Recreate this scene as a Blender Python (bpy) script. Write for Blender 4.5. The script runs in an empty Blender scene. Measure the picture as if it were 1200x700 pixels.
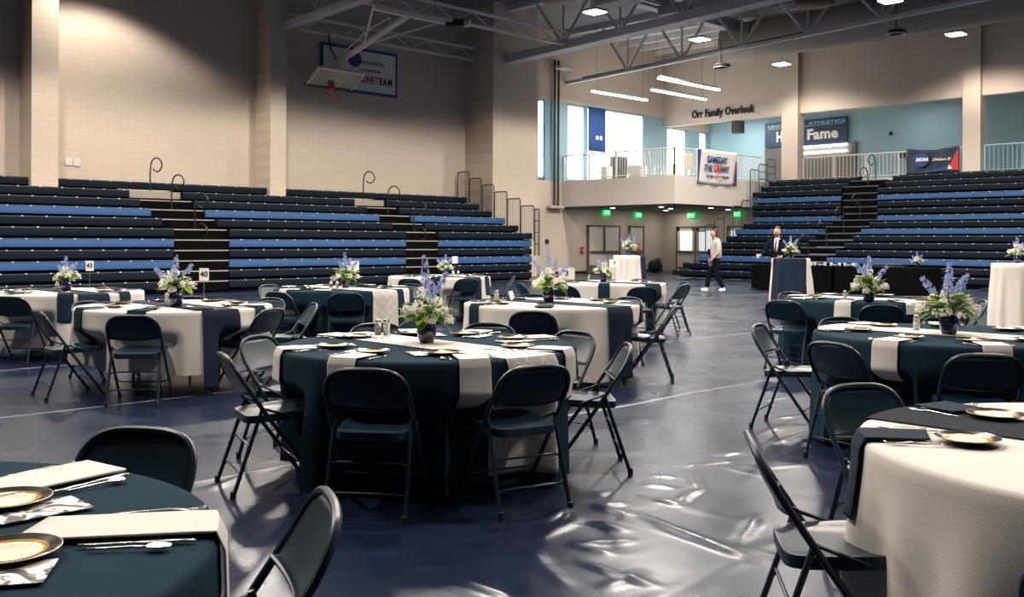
import bpy, math, random
import numpy as np
from mathutils import Vector, Matrix
rnd = random.Random(7)
sc = bpy.context.scene
COL = sc.collection
PI = math.pi
# ------------------------------------------------------------------ camera frame (survey of the hall)
FPX, H, YH, ROLL, A = 1147.0, 1.41, 282.8, 0.0043, math.radians(45.7)
FW = (math.cos(A), math.sin(A)); RT = (math.sin(A), -math.cos(A))
def ray(x, y):
    dx, dy = x-600, y-YH
    c, s = math.cos(ROLL), math.sin(ROLL)
    return (dx*c+dy*s)/FPX, (-dx*s+dy*c)/FPX
def at(x, y, z):                       # point of the horizontal level z seen at a pixel
    u, v = ray(x, y); d = (H-z)/v
    return Vector((FW[0]*d+RT[0]*u*d, FW[1]*d+RT[1]*u*d, z))
def onX(x, y, X):                      # point of the vertical plane X=const
    u, v = ray(x, y); d = X/(FW[0]+RT[0]*u)
    return Vector((X, (FW[1]+RT[1]*u)*d, H-v*d))
def onY(x, y, Y):
    u, v = ray(x, y); d = Y/(FW[1]+RT[1]*u)
    return Vector(((FW[0]+RT[0]*u)*d, Y, H-v*d))
def cam(lat, d, z=0): return Vector((FW[0]*d+RT[0]*lat, FW[1]*d+RT[1]*lat, z))
def wang(deg): return math.radians(deg)+A-PI/2   # angle seen from the camera (0 right, 90 away) -> world
def pol(c, ang, r): return (c[0]+r*math.cos(ang), c[1]+r*math.sin(ang))

# ------------------------------------------------------------------ materials
MATS = {}
def mat(name, col, rough=.6, metal=0, spec=.5, emit=0, bump=None, var=0, vscale=8, coat=0, trans=0, sheen=0, ecol=None):
    m = bpy.data.materials.new(name); m.use_nodes = True
    nt = m.node_tree; b = nt.nodes['Principled BSDF']
    b.inputs['Base Color'].default_value = (*col, 1); b.inputs['Roughness'].default_value = rough
    b.inputs['Metallic'].default_value = metal; b.inputs['Specular IOR Level'].default_value = spec
    b.inputs['Coat Weight'].default_value = coat; b.inputs['Transmission Weight'].default_value = trans
    b.inputs['Sheen Weight'].default_value = sheen
    if emit:
        b.inputs['Emission Color'].default_value = (*(ecol or col), 1); b.inputs['Emission Strength'].default_value = emit
    if var or bump:
        tc = nt.nodes.new('ShaderNodeTexCoord'); n = nt.nodes.new('ShaderNodeTexNoise')
        n.inputs['Scale'].default_value = vscale; n.inputs['Detail'].default_value = 5
        nt.links.new(tc.outputs['Object'], n.inputs['Vector'])
        if var:
            mx = nt.nodes.new('ShaderNodeMix'); mx.data_type = 'RGBA'
            mx.inputs[6].default_value = (*[max(0, c*(1-var)) for c in col], 1)
            mx.inputs[7].default_value = (*[c*(1+var) for c in col], 1)
            nt.links.new(n.outputs['Fac'], mx.inputs[0]); nt.links.new(mx.outputs[2], b.inputs['Base Color'])
        if bump:
            n2 = nt.nodes.new('ShaderNodeTexNoise'); n2.inputs['Scale'].default_value = bump[0]; n2.inputs['Detail'].default_value = 4
            nt.links.new(tc.outputs['Object'], n2.inputs['Vector'])
            bp = nt.nodes.new('ShaderNodeBump'); bp.inputs['Strength'].default_value = bump[1]; bp.inputs['Distance'].default_value = .01
            nt.links.new(n2.outputs['Fac'], bp.inputs['Height']); nt.links.new(bp.outputs['Normal'], b.inputs['Normal'])
    MATS[name] = m
    return m
M = MATS
mat('chair_steel', (.0060,.021,.036), .36, 0, .45, bump=(60,.03))
mat('chair_cap', (.012,.012,.013), .7)
mat('navy_cloth', (.0130,.0305,.0465), .9, 0, .04, bump=(300,.25), var=.15, vscale=40)
mat('navy_runner', (.011,.020,.040), .85, 0, .15, bump=(300,.25), var=.12, vscale=30)
mat('black_runner', (.018,.020,.026), .9, 0, .1, bump=(300,.25))
mat('white_cloth', (.60,.565,.53), .9, 0, .15, bump=(250,.15), var=.04, vscale=6)
mat('napkin_white', (.62,.585,.55), .9, 0, .15, bump=(300,.2))
mat('napkin_navy', (.008,.021,.037), .9, 0, .15, bump=(300,.2))
mat('black_drape', (.0035,.0035,.0045), .9, 0, .02, bump=(40,.3))
mat('vase_glaze', (.010,.014,.075), .12, 0, .7, coat=.5)
mat('leaf', (.060,.16,.018), .55, 0, .3, var=.45, vscale=18)
mat('leaf_light', (.26,.35,.045), .6, 0, .3, var=.3, vscale=20)
mat('petal_white', (.93,.90,.82), .8, 0, .2)
mat('petal_blue', (.30,.36,.62), .8, 0, .2, var=.25, vscale=30)
mat('plate_black', (.010,.008,.008), .2, 0, .6)
mat('plate_gold', (.72,.42,.11), .22, 1)
mat('plate_cream', (.50,.40,.28), .4)
mat('cutlery', (.62,.60,.58), .2, 1)
mat('glass', (.9,.9,.9), .05, trans=.8)
mat('pepper', (.10,.07,.045), .8, var=.4, vscale=400)
mat('salt', (.85,.84,.80), .8)
mat('card', (.82,.81,.78), .7)
mat('ink', (.01,.012,.02), .6)
mat('steel_rod', (.35,.35,.36), .3, 1)
mat('bench_blue', (.024,.078,.21), .5, 0, .25, bump=(30,.05), var=.15, vscale=3)
mat('bench_navy', (.0035,.008,.0155), .55, 0, .08, bump=(30,.05))
mat('bench_edge', (.06,.075,.09), .4)
mat('number_plate', (.55,.55,.53), .4)
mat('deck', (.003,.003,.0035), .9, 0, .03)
mat('nosing', (.30,.27,.22), .6)
mat('rail_black', (.008,.008,.009), .4)
mat('rail_grey', (.05,.05,.052), .4)
mat('beige_paint', (.60,.51,.43), .75, bump=(12,.06), var=.05, vscale=1.2)
mat('blue_paint', (.27,.43,.50), .7, var=.04, vscale=1.5)
mat('blue_frame', (.30,.52,.64), .5)
mat('pane_lit', (.95,.97,1), .1, emit=3.2, ecol=(.93,.97,1))
mat('fascia', (.66,.62,.57), .7, bump=(15,.04))
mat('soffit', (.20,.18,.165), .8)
mat('roof_deck', (.27,.28,.30), .85, var=.15, vscale=.6)
mat('truss_steel', (.50,.53,.57), .6, var=.15, vscale=2)
mat('joist_steel', (.85,.80,.75), .55)
mat('duct_grey', (.48,.50,.53), .55)
mat('duct_brown', (.36,.32,.28), .6)
mat('fix_white', (.7,.7,.68), .4)
mat('lamp_glow', (1,.97,.9), .3, emit=14, ecol=(1,.95,.86))
mat('tube_glow', (1,.98,.95), .3, emit=9, ecol=(1,.97,.92))
mat('exit_green', (.02,.7,.15), .3, emit=1.6, ecol=(.02,.9,.2))
mat('exit_text', (.8,1,.85), .3, emit=1.0, ecol=(.5,1,.6))
mat('white_rail', (.70,.70,.69), .45)
mat('beige_rail', (.60,.54,.46), .5)
mat('banner_white', (.78,.76,.74), .75, var=.05, vscale=4)
mat('banner_blue', (.012,.055,.20), .7)
mat('banner_navy', (.010,.020,.045), .6, bump=(6,.3))
mat('sign_navy', (.008,.030,.085), .5)
mat('red', (.55,.03,.035), .5)
mat('orange', (.70,.16,.02), .5)
mat('purple', (.16,.02,.10), .5)
mat('rim_red', (.62,.055,.025), .4)
mat('board_glass', (.20,.20,.19), .12, 0, .6)
mat('door_paint', (.72,.64,.56), .5)
mat('door_frame', (.10,.095,.09), .5)
mat('dark_metal', (.015,.015,.016), .5)
mat('drum_brown', (.10,.04,.010), .6)
mat('drum_glow', (.9,.35,.06), .5, emit=.6, ecol=(1,.4,.05))
mat('skin', (.50,.27,.18), .55)
mat('hair_brown', (.07,.035,.018), .7)
mat('sweater', (.46,.43,.40), .9, bump=(80,.2))
mat('trousers', (.005,.007,.016), .9, 0, .04)
mat('suit', (.005,.008,.016), .9, 0, .05)
mat('shirt', (.75,.74,.72), .7)
mat('shoe_white', (.75,.74,.72), .6)
mat('shoe_black', (.01,.01,.01), .4)
mat('chair_pale', (.36,.44,.50), .5)
mat('chair_tan', (.40,.34,.28), .7)
mat('cup_white', (.8,.8,.78), .3)
mat('bag_black', (.008,.008,.010), .8)
mat('bottle_red', (.16,.02,.015), .2)
mat('box_brown', (.16,.12,.09), .7)
mat('sign_text', (.82,.80,.74), .6)

for _n in ('petal_white', 'petal_blue', 'leaf', 'leaf_light'):
    _m = MATS[_n]; _nt = _m.node_tree; _b = _nt.nodes['Principled BSDF']; _o = [n for n in _nt.nodes if n.type == 'OUTPUT_MATERIAL'][0]
    _t = _nt.nodes.new('ShaderNodeBsdfTranslucent'); _t.inputs[0].default_value = _b.inputs['Base Color'].default_value
    if _b.inputs['Base Color'].is_linked: _nt.links.new(_b.inputs['Base Color'].links[0].from_socket, _t.inputs[0])
    _x = _nt.nodes.new('ShaderNodeMixShader'); _x.inputs[0].default_value = .4
    _nt.links.new(_b.outputs[0], _x.inputs[1]); _nt.links.new(_t.outputs[0], _x.inputs[2]); _nt.links.new(_x.outputs[0], _o.inputs[0])

def block_wall():                      # painted concrete block: faint courses
    m = mat('block_wall', (.60,.51,.43), .8); nt = m.node_tree; b = nt.nodes['Principled BSDF']
    tc = nt.nodes.new('ShaderNodeTexCoord'); mp = nt.nodes.new('ShaderNodeMapping')
    mp.inputs['Rotation'].default_value = (PI/2, 0, 0)
    br = nt.nodes.new('ShaderNodeTexBrick'); br.inputs['Scale'].default_value = 1
    br.inputs['Brick Width'].default_value = .4; br.inputs['Row Height'].default_value = .2
    br.inputs['Mortar Size'].default_value = .008; br.inputs['Mortar Smooth'].default_value = .3
    br.inputs['Color1'].default_value = (.61,.515,.43,1); br.inputs['Color2'].default_value = (.585,.50,.42,1); br.inputs['Mortar'].default_value = (.54,.46,.385,1)
    nt.links.new(tc.outputs['Object'], mp.inputs['Vector']); nt.links.new(mp.outputs['Vector'], br.inputs['Vector'])
    nt.links.new(br.outputs['Color'], b.inputs['Base Color'])
    bp = nt.nodes.new('ShaderNodeBump'); bp.inputs['Strength'].default_value = .35; bp.inputs['Distance'].default_value = .01; bp.invert = True
    nt.links.new(br.outputs['Fac'], bp.inputs['Height']); nt.links.new(bp.outputs['Normal'], b.inputs['Normal'])
block_wall()

def floor_mat():                       # navy vinyl covering with taped seams every three metres
    m = mat('floor_vinyl', (.008,.0135,.034), .3, 0, .27); nt = m.node_tree; b = nt.nodes['Principled BSDF']; b.inputs['Specular Tint'].default_value = (.6,.78,1,1)
    L = nt.links
    tc = nt.nodes.new('ShaderNodeTexCoord')
    n = nt.nodes.new('ShaderNodeTexNoise'); n.inputs['Scale'].default_value = .9; n.inputs['Detail'].default_value = 6
    L.new(tc.outputs['Object'], n.inputs['Vector'])
    mr = nt.nodes.new('ShaderNodeMapRange'); mr.inputs[1].default_value = .3; mr.inputs[2].default_value = .7
    mr.inputs[3].default_value = .22; mr.inputs[4].default_value = .34
    L.new(n.outputs['Fac'], mr.inputs[0]); L.new(mr.outputs[0], b.inputs['Roughness'])
    # seams
    sx = nt.nodes.new('ShaderNodeSeparateXYZ'); L.new(tc.outputs['Object'], sx.inputs[0])
    n3 = nt.nodes.new('ShaderNodeTexNoise'); n3.inputs['Scale'].default_value = .7
    L.new(tc.outputs['Object'], n3.inputs['Vector'])
    wob = nt.nodes.new('ShaderNodeMath'); wob.operation = 'MULTIPLY_ADD'; wob.inputs[1].default_value = .10
    L.new(n3.outputs['Fac'], wob.inputs[0]); L.new(sx.outputs['Y'], wob.inputs[2])
    ad = nt.nodes.new('ShaderNodeMath'); ad.operation = 'ADD'; ad.inputs[1].default_value = .62
    L.new(wob.outputs[0], ad.inputs[0])
    md = nt.nodes.new('ShaderNodeMath'); md.operation = 'FLOORED_MODULO'; md.inputs[1].default_value = 3.0
    L.new(ad.outputs[0], md.inputs[0])
    lt = nt.nodes.new('ShaderNodeMath'); lt.operation = 'LESS_THAN'; lt.inputs[1].default_value = .035
    L.new(md.outputs[0], lt.inputs[0])
    n4 = nt.nodes.new('ShaderNodeTexNoise'); n4.inputs['Scale'].default_value = 2.5; n4.inputs['Detail'].default_value = 3
    L.new(tc.outputs['Object'], n4.inputs['Vector'])
    mul = nt.nodes.new('ShaderNodeMath'); mul.operation = 'MULTIPLY'
    gt = nt.nodes.new('ShaderNodeMath'); gt.operation = 'GREATER_THAN'; gt.inputs[1].default_value = 4.0; L.new(sx.outputs['Y'], gt.inputs[0])
    gm = nt.nodes.new('ShaderNodeMath'); gm.operation = 'MULTIPLY'; L.new(lt.outputs[0], gm.inputs[0]); L.new(gt.outputs[0], gm.inputs[1])
    L.new(gm.outputs[0], mul.inputs[0]); L.new(n4.outputs['Fac'], mul.inputs[1])
    mx = nt.nodes.new('ShaderNodeMix'); mx.data_type = 'RGBA'
    mx.inputs[6].default_value = (.008,.0135,.034,1); mx.inputs[7].default_value = (.55,.53,.50,1)
    L.new(mul.outputs[0], mx.inputs[0]); L.new(mx.outputs[2], b.inputs['Base Color'])
    # small buckles
    n5 = nt.nodes.new('ShaderNodeTexNoise'); n5.inputs['Scale'].default_value = 2.2; n5.inputs['Detail'].default_value = 3; n5.inputs['Distortion'].default_value = 1.2
    L.new(tc.outputs['Object'], n5.inputs['Vector'])
    bp = nt.nodes.new('ShaderNodeBump'); bp.inputs['Strength'].default_value = .09; bp.inputs['Distance'].default_value = .03
    L.new(n5.outputs['Fac'], bp.inputs['Height']); L.new(bp.outputs['Normal'], b.inputs['Normal'])
floor_mat()

def lattice_mat(name, base, line):     # woven diamond lattice, from the cloth's own UV
    m = mat(name, base, .9, 0, .15); nt = m.node_tree; b = nt.nodes['Principled BSDF']; L = nt.links
    uv = nt.nodes.new('ShaderNodeUVMap'); sx = nt.nodes.new('ShaderNodeSeparateXYZ'); L.new(uv.outputs[0], sx.inputs[0])
    outs = []
    for op in ('ADD', 'SUBTRACT'):
        a = nt.nodes.new('ShaderNodeMath'); a.operation = op; L.new(sx.outputs[0], a.inputs[0]); L.new(sx.outputs[1], a.inputs[1])
        f = nt.nodes.new('ShaderNodeMath'); f.operation = 'FLOORED_MODULO'; f.inputs[1].default_value = .13; L.new(a.outputs[0], f.inputs[0])
        l = nt.nodes.new('ShaderNodeMath'); l.operation = 'LESS_THAN'; l.inputs[1].default_value = .010; L.new(f.outputs[0], l.inputs[0])
        outs.append(l)
    mxx = nt.nodes.new('ShaderNodeMath'); mxx.operation = 'MAXIMUM'; L.new(outs[0].outputs[0], mxx.inputs[0]); L.new(outs[1].outputs[0], mxx.inputs[1])
    mx = nt.nodes.new('ShaderNodeMix'); mx.data_type = 'RGBA'; mx.inputs[6].default_value = (*base, 1); mx.inputs[7].default_value = (*line, 1)
    L.new(mxx.outputs[0], mx.inputs[0]); L.new(mx.outputs[2], b.inputs['Base Color'])
    bp = nt.nodes.new('ShaderNodeBump'); bp.inputs['Strength'].default_value = .4; bp.inputs['Distance'].default_value = .004
    L.new(mxx.outputs[0], bp.inputs['Height']); L.new(bp.outputs['Normal'], b.inputs['Normal'])
lattice_mat('lattice_white', (.55,.51,.475), (.74,.71,.68))

def paper_mat():                       # printed menu card: blotchy dark print on white
    m = mat('menu_print', (.8,.78,.75), .7); nt = m.node_tree; b = nt.nodes['Principled BSDF']; L = nt.links
    tc = nt.nodes.new('ShaderNodeTexCoord'); n = nt.nodes.new('ShaderNodeTexNoise')
    n.inputs['Scale'].default_value = 13; n.inputs['Detail'].default_value = 4; n.inputs['Distortion'].default_value = 2
    L.new(tc.outputs['Object'], n.inputs['Vector'])
    r = nt.nodes.new('ShaderNodeValToRGB'); r.color_ramp.elements[0].position = .44; r.color_ramp.elements[1].position = .50
    r.color_ramp.elements[0].color = (.05,.05,.055,1); r.color_ramp.elements[1].color = (.8,.78,.75,1)
    L.new(n.outputs['Fac'], r.inputs[0]); L.new(r.outputs[0], b.inputs['Base Color'])
paper_mat()

# ------------------------------------------------------------------ mesh helpers
class MB:
    def __init__(s): s.v, s.f, s.uv = [], [], None
    def add(s, vs, fs):
        b = len(s.v); s.v += [tuple(p) for p in vs]; s.f += [tuple(i+b for i in f) for f in fs]
    def box(s, x0, y0, z0, x1, y1, z1, bev=0):
        if bev:
            b = bev; P = []
            for z, e in ((z0, b), (z0+b, 0), (z1-b, 0), (z1, b)):
                for (x, y) in ((x0+e, y0+b), (x0+e+ (b if e==0 else 0), y0+e), (x1-e-(b if e==0 else 0), y0+e), (x1-e, y0+b), (x1-e, y1-b), (x1-e-(b if e==0 else 0), y1-e), (x0+e+(b if e==0 else 0), y1-e), (x0+e, y1-b)):
                    P.append((x, y, z))
            F = [tuple(range(7, -1, -1)), tuple(range(24, 32))]
            for k in range(3):
                for i in range(8): F.append((k*8+i, k*8+(i+1) % 8, k*8+8+(i+1) % 8, k*8+8+i))
            s.add(P, F); return s
        s.add([(x0,y0,z0),(x1,y0,z0),(x1,y1,z0),(x0,y1,z0),(x0,y0,z1),(x1,y0,z1),(x1,y1,z1),(x0,y1,z1)],
              [(0,3,2,1),(4,5,6,7),(0,1,5,4),(1,2,6,5),(2,3,7,6),(3,0,4,7)]); return s
    def tube(s, pts, r, n=8, closed=False):
        pts = [Vector(p) for p in pts]; rs = r if isinstance(r, (list, tuple)) else [r]*len(pts)
        m = len(pts); V = []; up = None
        for i, p in enumerate(pts):
            a = pts[(i-1) % m] if (i or closed) else p
            c = pts[(i+1) % m] if (i < m-1 or closed) else p
            t = (c-a).normalized()
            if up is None:
                up = Vector((0,0,1)) if abs(t.z) < .9 else Vector((1,0,0))
            e1 = up-t*up.dot(t); e1 = e1.normalized() if e1.length > 1e-5 else t.orthogonal().normalized()
            up = e1; e2 = t.cross(e1)
            for k in range(n):
                q = 2*PI*k/n; V.append(p+e1*math.cos(q)*rs[i]+e2*math.sin(q)*rs[i])
        F = []
        for i in range(m if closed else m-1):
            j = (i+1) % m
            for k in range(n): F.append((i*n+k, i*n+(k+1) % n, j*n+(k+1) % n, j*n+k))
        if not closed: F += [tuple(range(n-1, -1, -1)), tuple((m-1)*n+k for k in range(n))]
        s.add(V, F); return s
    def lathe(s, prof, n=24, c=(0,0,0), cap=True):
        V, F = [], []
        for (r, z) in prof:
            for k in range(n): V.append((c[0]+r*math.cos(2*PI*k/n), c[1]+r*math.sin(2*PI*k/n), c[2]+z))
        for i in range(len(prof)-1):
            for k in range(n): F.append((i*n+k, i*n+(k+1) % n, (i+1)*n+(k+1) % n, (i+1)*n+k))
        if cap: F += [tuple(range(n-1, -1, -1)), tuple((len(prof)-1)*n+k for k in range(n))]
        s.add(V, F); return s
    def ball(s, c, r, nu=8, nv=6):
        rx, ry, rz = r if isinstance(r, (tuple, list)) else (r, r, r)
        V = [(c[0], c[1], c[2]-rz)]; F = []
        for j in range(1, nv):
            ph = -PI/2+PI*j/nv
            for k in range(nu): V.append((c[0]+rx*math.cos(ph)*math.cos(2*PI*k/nu), c[1]+ry*math.cos(ph)*math.sin(2*PI*k/nu), c[2]+rz*math.sin(ph)))
        V.append((c[0], c[1], c[2]+rz)); t = len(V)-1
        for k in range(nu): F.append((0, 1+(k+1) % nu, 1+k)); F.append((t, t-nu+k, t-nu+(k+1) % nu))
        for j in range(nv-2):
            for k in range(nu): F.append((1+j*nu+k, 1+j*nu+(k+1) % nu, 1+(j+1)*nu+(k+1) % nu, 1+(j+1)*nu+k))
        s.add(V, F); return s
    def grid(s, P):                      # P[i][j] points
        ni, nj = len(P), len(P[0]); V = [p for row in P for p in row]
        s.add(V, [(i*nj+j, i*nj+j+1, (i+1)*nj+j+1, (i+1)*nj+j) for i in range(ni-1) for j in range(nj-1)]); return s
    def prism(s, poly, z0, z1):
        n = len(poly)
        s.add([(x, y, z0) for x, y in poly]+[(x, y, z1) for x, y in poly],
              [tuple(range(n-1, -1, -1)), tuple(range(n, 2*n))]+[(i, (i+1) % n, n+(i+1) % n, n+i) for i in range(n)]); return s
    def xf(s, mtx, i0=0):
        for i in range(i0, len(s.v)): s.v[i] = tuple(mtx @ Vector(s.v[i]))
        return s
    def build(s, name, m, parent=None, smooth=40, solid=0):
        me = bpy.data.meshes.new(name); me.from_pydata(s.v, [], s.f); me.update()
        if s.uv:
            ul = me.uv_layers.new(name='UVMap')
            for lp in me.loops: ul.data[lp.index].uv = s.uv[lp.vertex_index]
        for mm in (m if isinstance(m, (list, tuple)) else [m]): me.materials.append(MATS[mm])
        if smooth:
            me.polygons.foreach_set('use_smooth', [True]*len(me.polygons)); me.set_sharp_from_angle(angle=math.radians(smooth))
        o = bpy.data.objects.new(name, me); COL.objects.link(o)
        if parent is not None: o.parent = parent
        if solid:
            md = o.modifiers.new('thickness', 'SOLIDIFY'); md.thickness = solid; md.offset = 1
        return o
def tag(o, label=None, cat=None, group=None, kind=None):
    if label: o['label'] = label
    if cat: o['category'] = cat
    if group: o['group'] = group
    if kind: o['kind'] = kind
    return o
def empty(name, loc=(0,0,0), rz=0, label=None, cat=None, group=None):
    o = bpy.data.objects.new(name, None); COL.objects.link(o); o.empty_display_size = .1
    o.location = loc; o.rotation_euler = (0, 0, rz)
    return tag(o, label, cat, group)
KIDS = {}
def children(o): return [c for c in o.children]
def copy_tree(o, parent=None):
    c = o.copy(); COL.objects.link(c)
    if parent is not None: c.parent = parent
    for ch in children(o): copy_tree(ch, c)
    return c
def struct(name, mb, m, smooth=40): return tag(mb.build(name, m, None, smooth), kind='structure')
def text_mb(txt, size, depth=.01, bold=.0, align='CENTER', shear=0, space=1.0):
    cu = bpy.data.curves.new('lettering', 'FONT'); cu.body = txt; cu.size = size; cu.extrude = depth/2
    cu.align_x = align; cu.align_y = 'CENTER'; cu.offset = bold; cu.shear = shear; cu.space_character = space
    cu.resolution_u = 3
    o = bpy.data.objects.new('lettering', cu); COL.objects.link(o)
    dg = bpy.context.evaluated_depsgraph_get(); ev = o.evaluated_get(dg); me = ev.to_mesh()
    mb = MB(); mb.v = [tuple(v.co) for v in me.vertices]; mb.f = [tuple(p.vertices) for p in me.polygons]
    ev.to_mesh_clear(); bpy.data.objects.remove(o); bpy.data.curves.remove(cu)
    return mb
FACE_X = Matrix(((0,0,-1,0),(-1,0,0,0),(0,1,0,0),(0,0,0,1)))   # text lying in XY -> read on a wall facing -X
FACE_Y = Matrix(((1,0,0,0),(0,0,-1,0),(0,1,0,0),(0,0,0,1)))    # ... on a wall facing -Y
def smooth01(t): t = max(0., min(1., t)); return t*t*(3-2*t)
def lerp(a, b, t): return a+(b-a)*t
def catmull(pts, n=6, closed=False):
    pts = [Vector(p) for p in pts]; out = []; m = len(pts)
    for i in range(m if closed else m-1):
        p0 = pts[(i-1) % m] if (closed or i) else pts[0]; p1 = pts[i]; p2 = pts[(i+1) % m]; p3 = pts[(i+2) % m] if (closed or i < m-2) else pts[-1]
        for k in range(n):
            t = k/n
            out.append(.5*((2*p1)+(p2-p0)*t+(2*p0-5*p1+4*p2-p3)*t*t+(3*p1-p0-3*p2+p3)*t**3))
    if not closed: out.append(pts[-1])
    return out

# ================================================================== THE HALL
WL, WR = 28.9, 38.5          # planes of the end wall (y) and of the concourse wall (x)
# floor: vinyl sheet with real folds
def build_floor():
    def axis(lo, a, b, hi, fine, coarse):
        return np.concatenate([np.linspace(lo, a, max(2, int((a-lo)/coarse)), endpoint=False), np.arange(a, b, fine), np.linspace(b, hi, max(2, int((hi-b)/coarse)))])
    xs = axis(-8, 1.6, 10.4, 45, .026, 2.); ys = axis(-10, .6, 7.4, 29.1, .026, 2.)
    X, Y = np.meshgrid(xs, ys, indexing='ij'); Z = np.zeros_like(X)
    def ridge(px0, px1, amp, sig, raw=False, bend=0):
        a = np.array(at(*px0, 0)[:2]) if not raw else np.array(px0); b = np.array(at(*px1, 0)[:2]) if not raw else np.array(px1)
        d = b-a; L = np.hypot(*d); d = d/L; n = np.array([-d[1], d[0]])
        s = ((X-a[0])*d[0]+(Y-a[1])*d[1])/L; w = (X-a[0])*n[0]+(Y-a[1])*n[1]-bend*L*(4*s*(1-s))
        env = np.clip(np.minimum(s, 1-s)*4, 0, 1)
        return amp*env*np.exp(-(w/sig)**2)
    R_ = [((738,598),(905,664),.016,.05),((690,588),(745,606),.014,.05),((640,612),(690,586),.012,.045),((668,636),(750,632),.012,.045),
          ((664,637),(720,650),.012,.04),((672,655),(780,690),.012,.045),((690,612),(742,622),.014,.04),((660,612),(735,616),.010,.035),
          ((700,590),(735,590),.012,.04),((640,600),(672,598),.010,.04),((812,551),(822,575),.012,.045),((822,572),(796,592),.014,.05),
          ((800,594),(770,584),.010,.04),((750,568),(795,572),.009,.035),((745,580),(790,590),.008,.035),((760,556),(800,560),.008,.035),
          ((800,548),(860,540),.010,.04),((840,535),(870,530),.008,.04),((850,548),(898,560),.007,.04),((870,545),(900,550),.007,.04),
          ((690,583),(720,575),.008,.04),((470,662),(505,648),.011,.04),((478,664),(530,668),.012,.045),((510,668),(620,705),.014,.05),
          ((600,640),(690,600),.008,.06),((620,640),(672,690),.009,.05),((905,520),(950,505),.008,.035),((900,505),(945,497),.008,.035),
          ((910,490),(950,485),.007,.035),((915,535),(955,520),.008,.035),((900,548),(950,545),.008,.035),((890,470),(940,462),.007,.04),
          ((800,440),(850,432),.007,.05),((815,425),(870,420),.007,.06),((770,452),(820,446),.006,.05),((880,395),(930,392),.006,.07),
          ((225,513),(280,516),.008,.04),((230,520),(275,526),.007,.04),((240,575),(300,552),.010,.05),((300,640),(350,600),.008,.06),
          ((860,640),(890,600),.008,.05),((700,690),(760,668),.008,.05),((560,620),(640,660),.006,.05)]
    for p0, p1, a, s in R_: Z += ridge(p0, p1, a, s*.66, bend=rnd.uniform(-.06, .06))
    for k in range(90):
        x = rnd.uniform(2, 10); y = rnd.uniform(.8, 7.2); q = rnd.gauss(math.radians(-35), .5); l = rnd.uniform(.3, 1.1)
        Z += ridge((x, y), (x+l*math.cos(q), y+l*math.sin(q)), rnd.uniform(.001, .003), rnd.uniform(.04, .07), True, rnd.uniform(-.15, .15))
    for ysm in (2.38, 5.38):          # laps of the sheets
        Z += .004*np.exp(-((Y-ysm+.05*np.sin(X*.9))/.05)**2)*((X > 1.7) & (X < 10.3))
    for xsm in (3.95,):
        Z += .006*np.exp(-((X-xsm-.06*np.sin(Y*1.7))/.045)**2)*((Y > .7) & (Y < 3.2))
    fade = np.clip(np.minimum(np.minimum(X-1.6, 10.3-X), np.minimum(Y-.6, 7.3-Y))*4, 0, 1); Z = Z*fade-.003
    mb = MB(); ni, nj = X.shape
    mb.v = list(map(tuple, np.stack([X, Y, Z], -1).reshape(-1, 3)))
    mb.f = [(i*nj+j, (i+1)*nj+j, (i+1)*nj+j+1, i*nj+j+1) for i in range(ni-1) for j in range(nj-1)]
    return struct('floor', mb, 'floor_vinyl', 180)
build_floor()

# end wall with the scoreboard side bleachers
w = MB()
w.box(-8, WL, 0, 29.65, WL+.3, 10.6)
struct('wall_end', w, 'block_wall')
for i, (x0, x1) in enumerate(((9.15, 9.85), (16.4, 16.98), (1.8, 2.5))):
    p = MB(); p.box(x0, 27.95, 0, x1, WL, 10.6); struct('trim_pilaster', p, 'block_wall')
p = MB(); p.box(25.6, 27.3, 0, 28.05, WL, 10.6); struct('wall_pier', p, 'block_wall')
# window wall beside the overlook (continuation of the end wall)
w = MB()
w.box(29.65, WL, 0, 42.6, WL+.3, 4.02)
w.box(29.65, WL, 7.45, 38.5, WL+.3, 10.6); w.box(38.5, WL, 7.0, 42.6, WL+.3, 8.0)
struct('wall_window_side', w, 'beige_paint')
w = MB()
for x0, x1 in ((30.15, 31.55), (32.72, 32.85), (36.95, 38.75), (40.35, 41.45), (42.1, 42.6)): w.box(x0, WL-.002, 4.02, x1, WL+.3, 7.45 if x1 < 38.8 else 7.0)
struct('trim_window_piers', w, 'blue_paint')
def window(n, x0, x1, z0, z1, mull=(), rail=None):
    g = empty('window_%d' % n, ((x0+x1)/2, WL+.1, z0)); tag(g, kind='structure')
    X0, X1 = x0-(x0+x1)/2, x1-(x0+x1)/2; hh = z1-z0
    fr = MB(); t = .07
    fr.box(X0, -.06, 0, X0+t, .06, hh); fr.box(X1-t, -.06, 0, X1, .06, hh); fr.box(X0, -.06, hh-t, X1, .06, hh); fr.box(X0, -.06, 0, X1, .06, t)
    for mx in mull: fr.box(mx-(x0+x1)/2-.02, -.05, t, mx-(x0+x1)/2+.02, .05, hh-t)
    if rail: fr.box(X0, -.05, rail, X1, .05, rail+.04)
    fr.build('window_frame', 'blue_frame', g); pn = MB(); pn.box(X0+.03, .0, .03, X1-.03, .02, hh-.03); pn.build('pane', 'pane_lit', g)
window(1, 29.7, 30.15, 4.1, 7.45, (), 1.0)
window(2, 31.55, 32.72, 4.1, 7.42, (), .95)
window(3, 32.85, 36.95, 4.1, 7.42, (34.9, 35.55), None)
window(4, 38.75, 40.35, 4.1, 7.0)
window(5, 41.45, 42.1, 4.1, 7.0)

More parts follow.
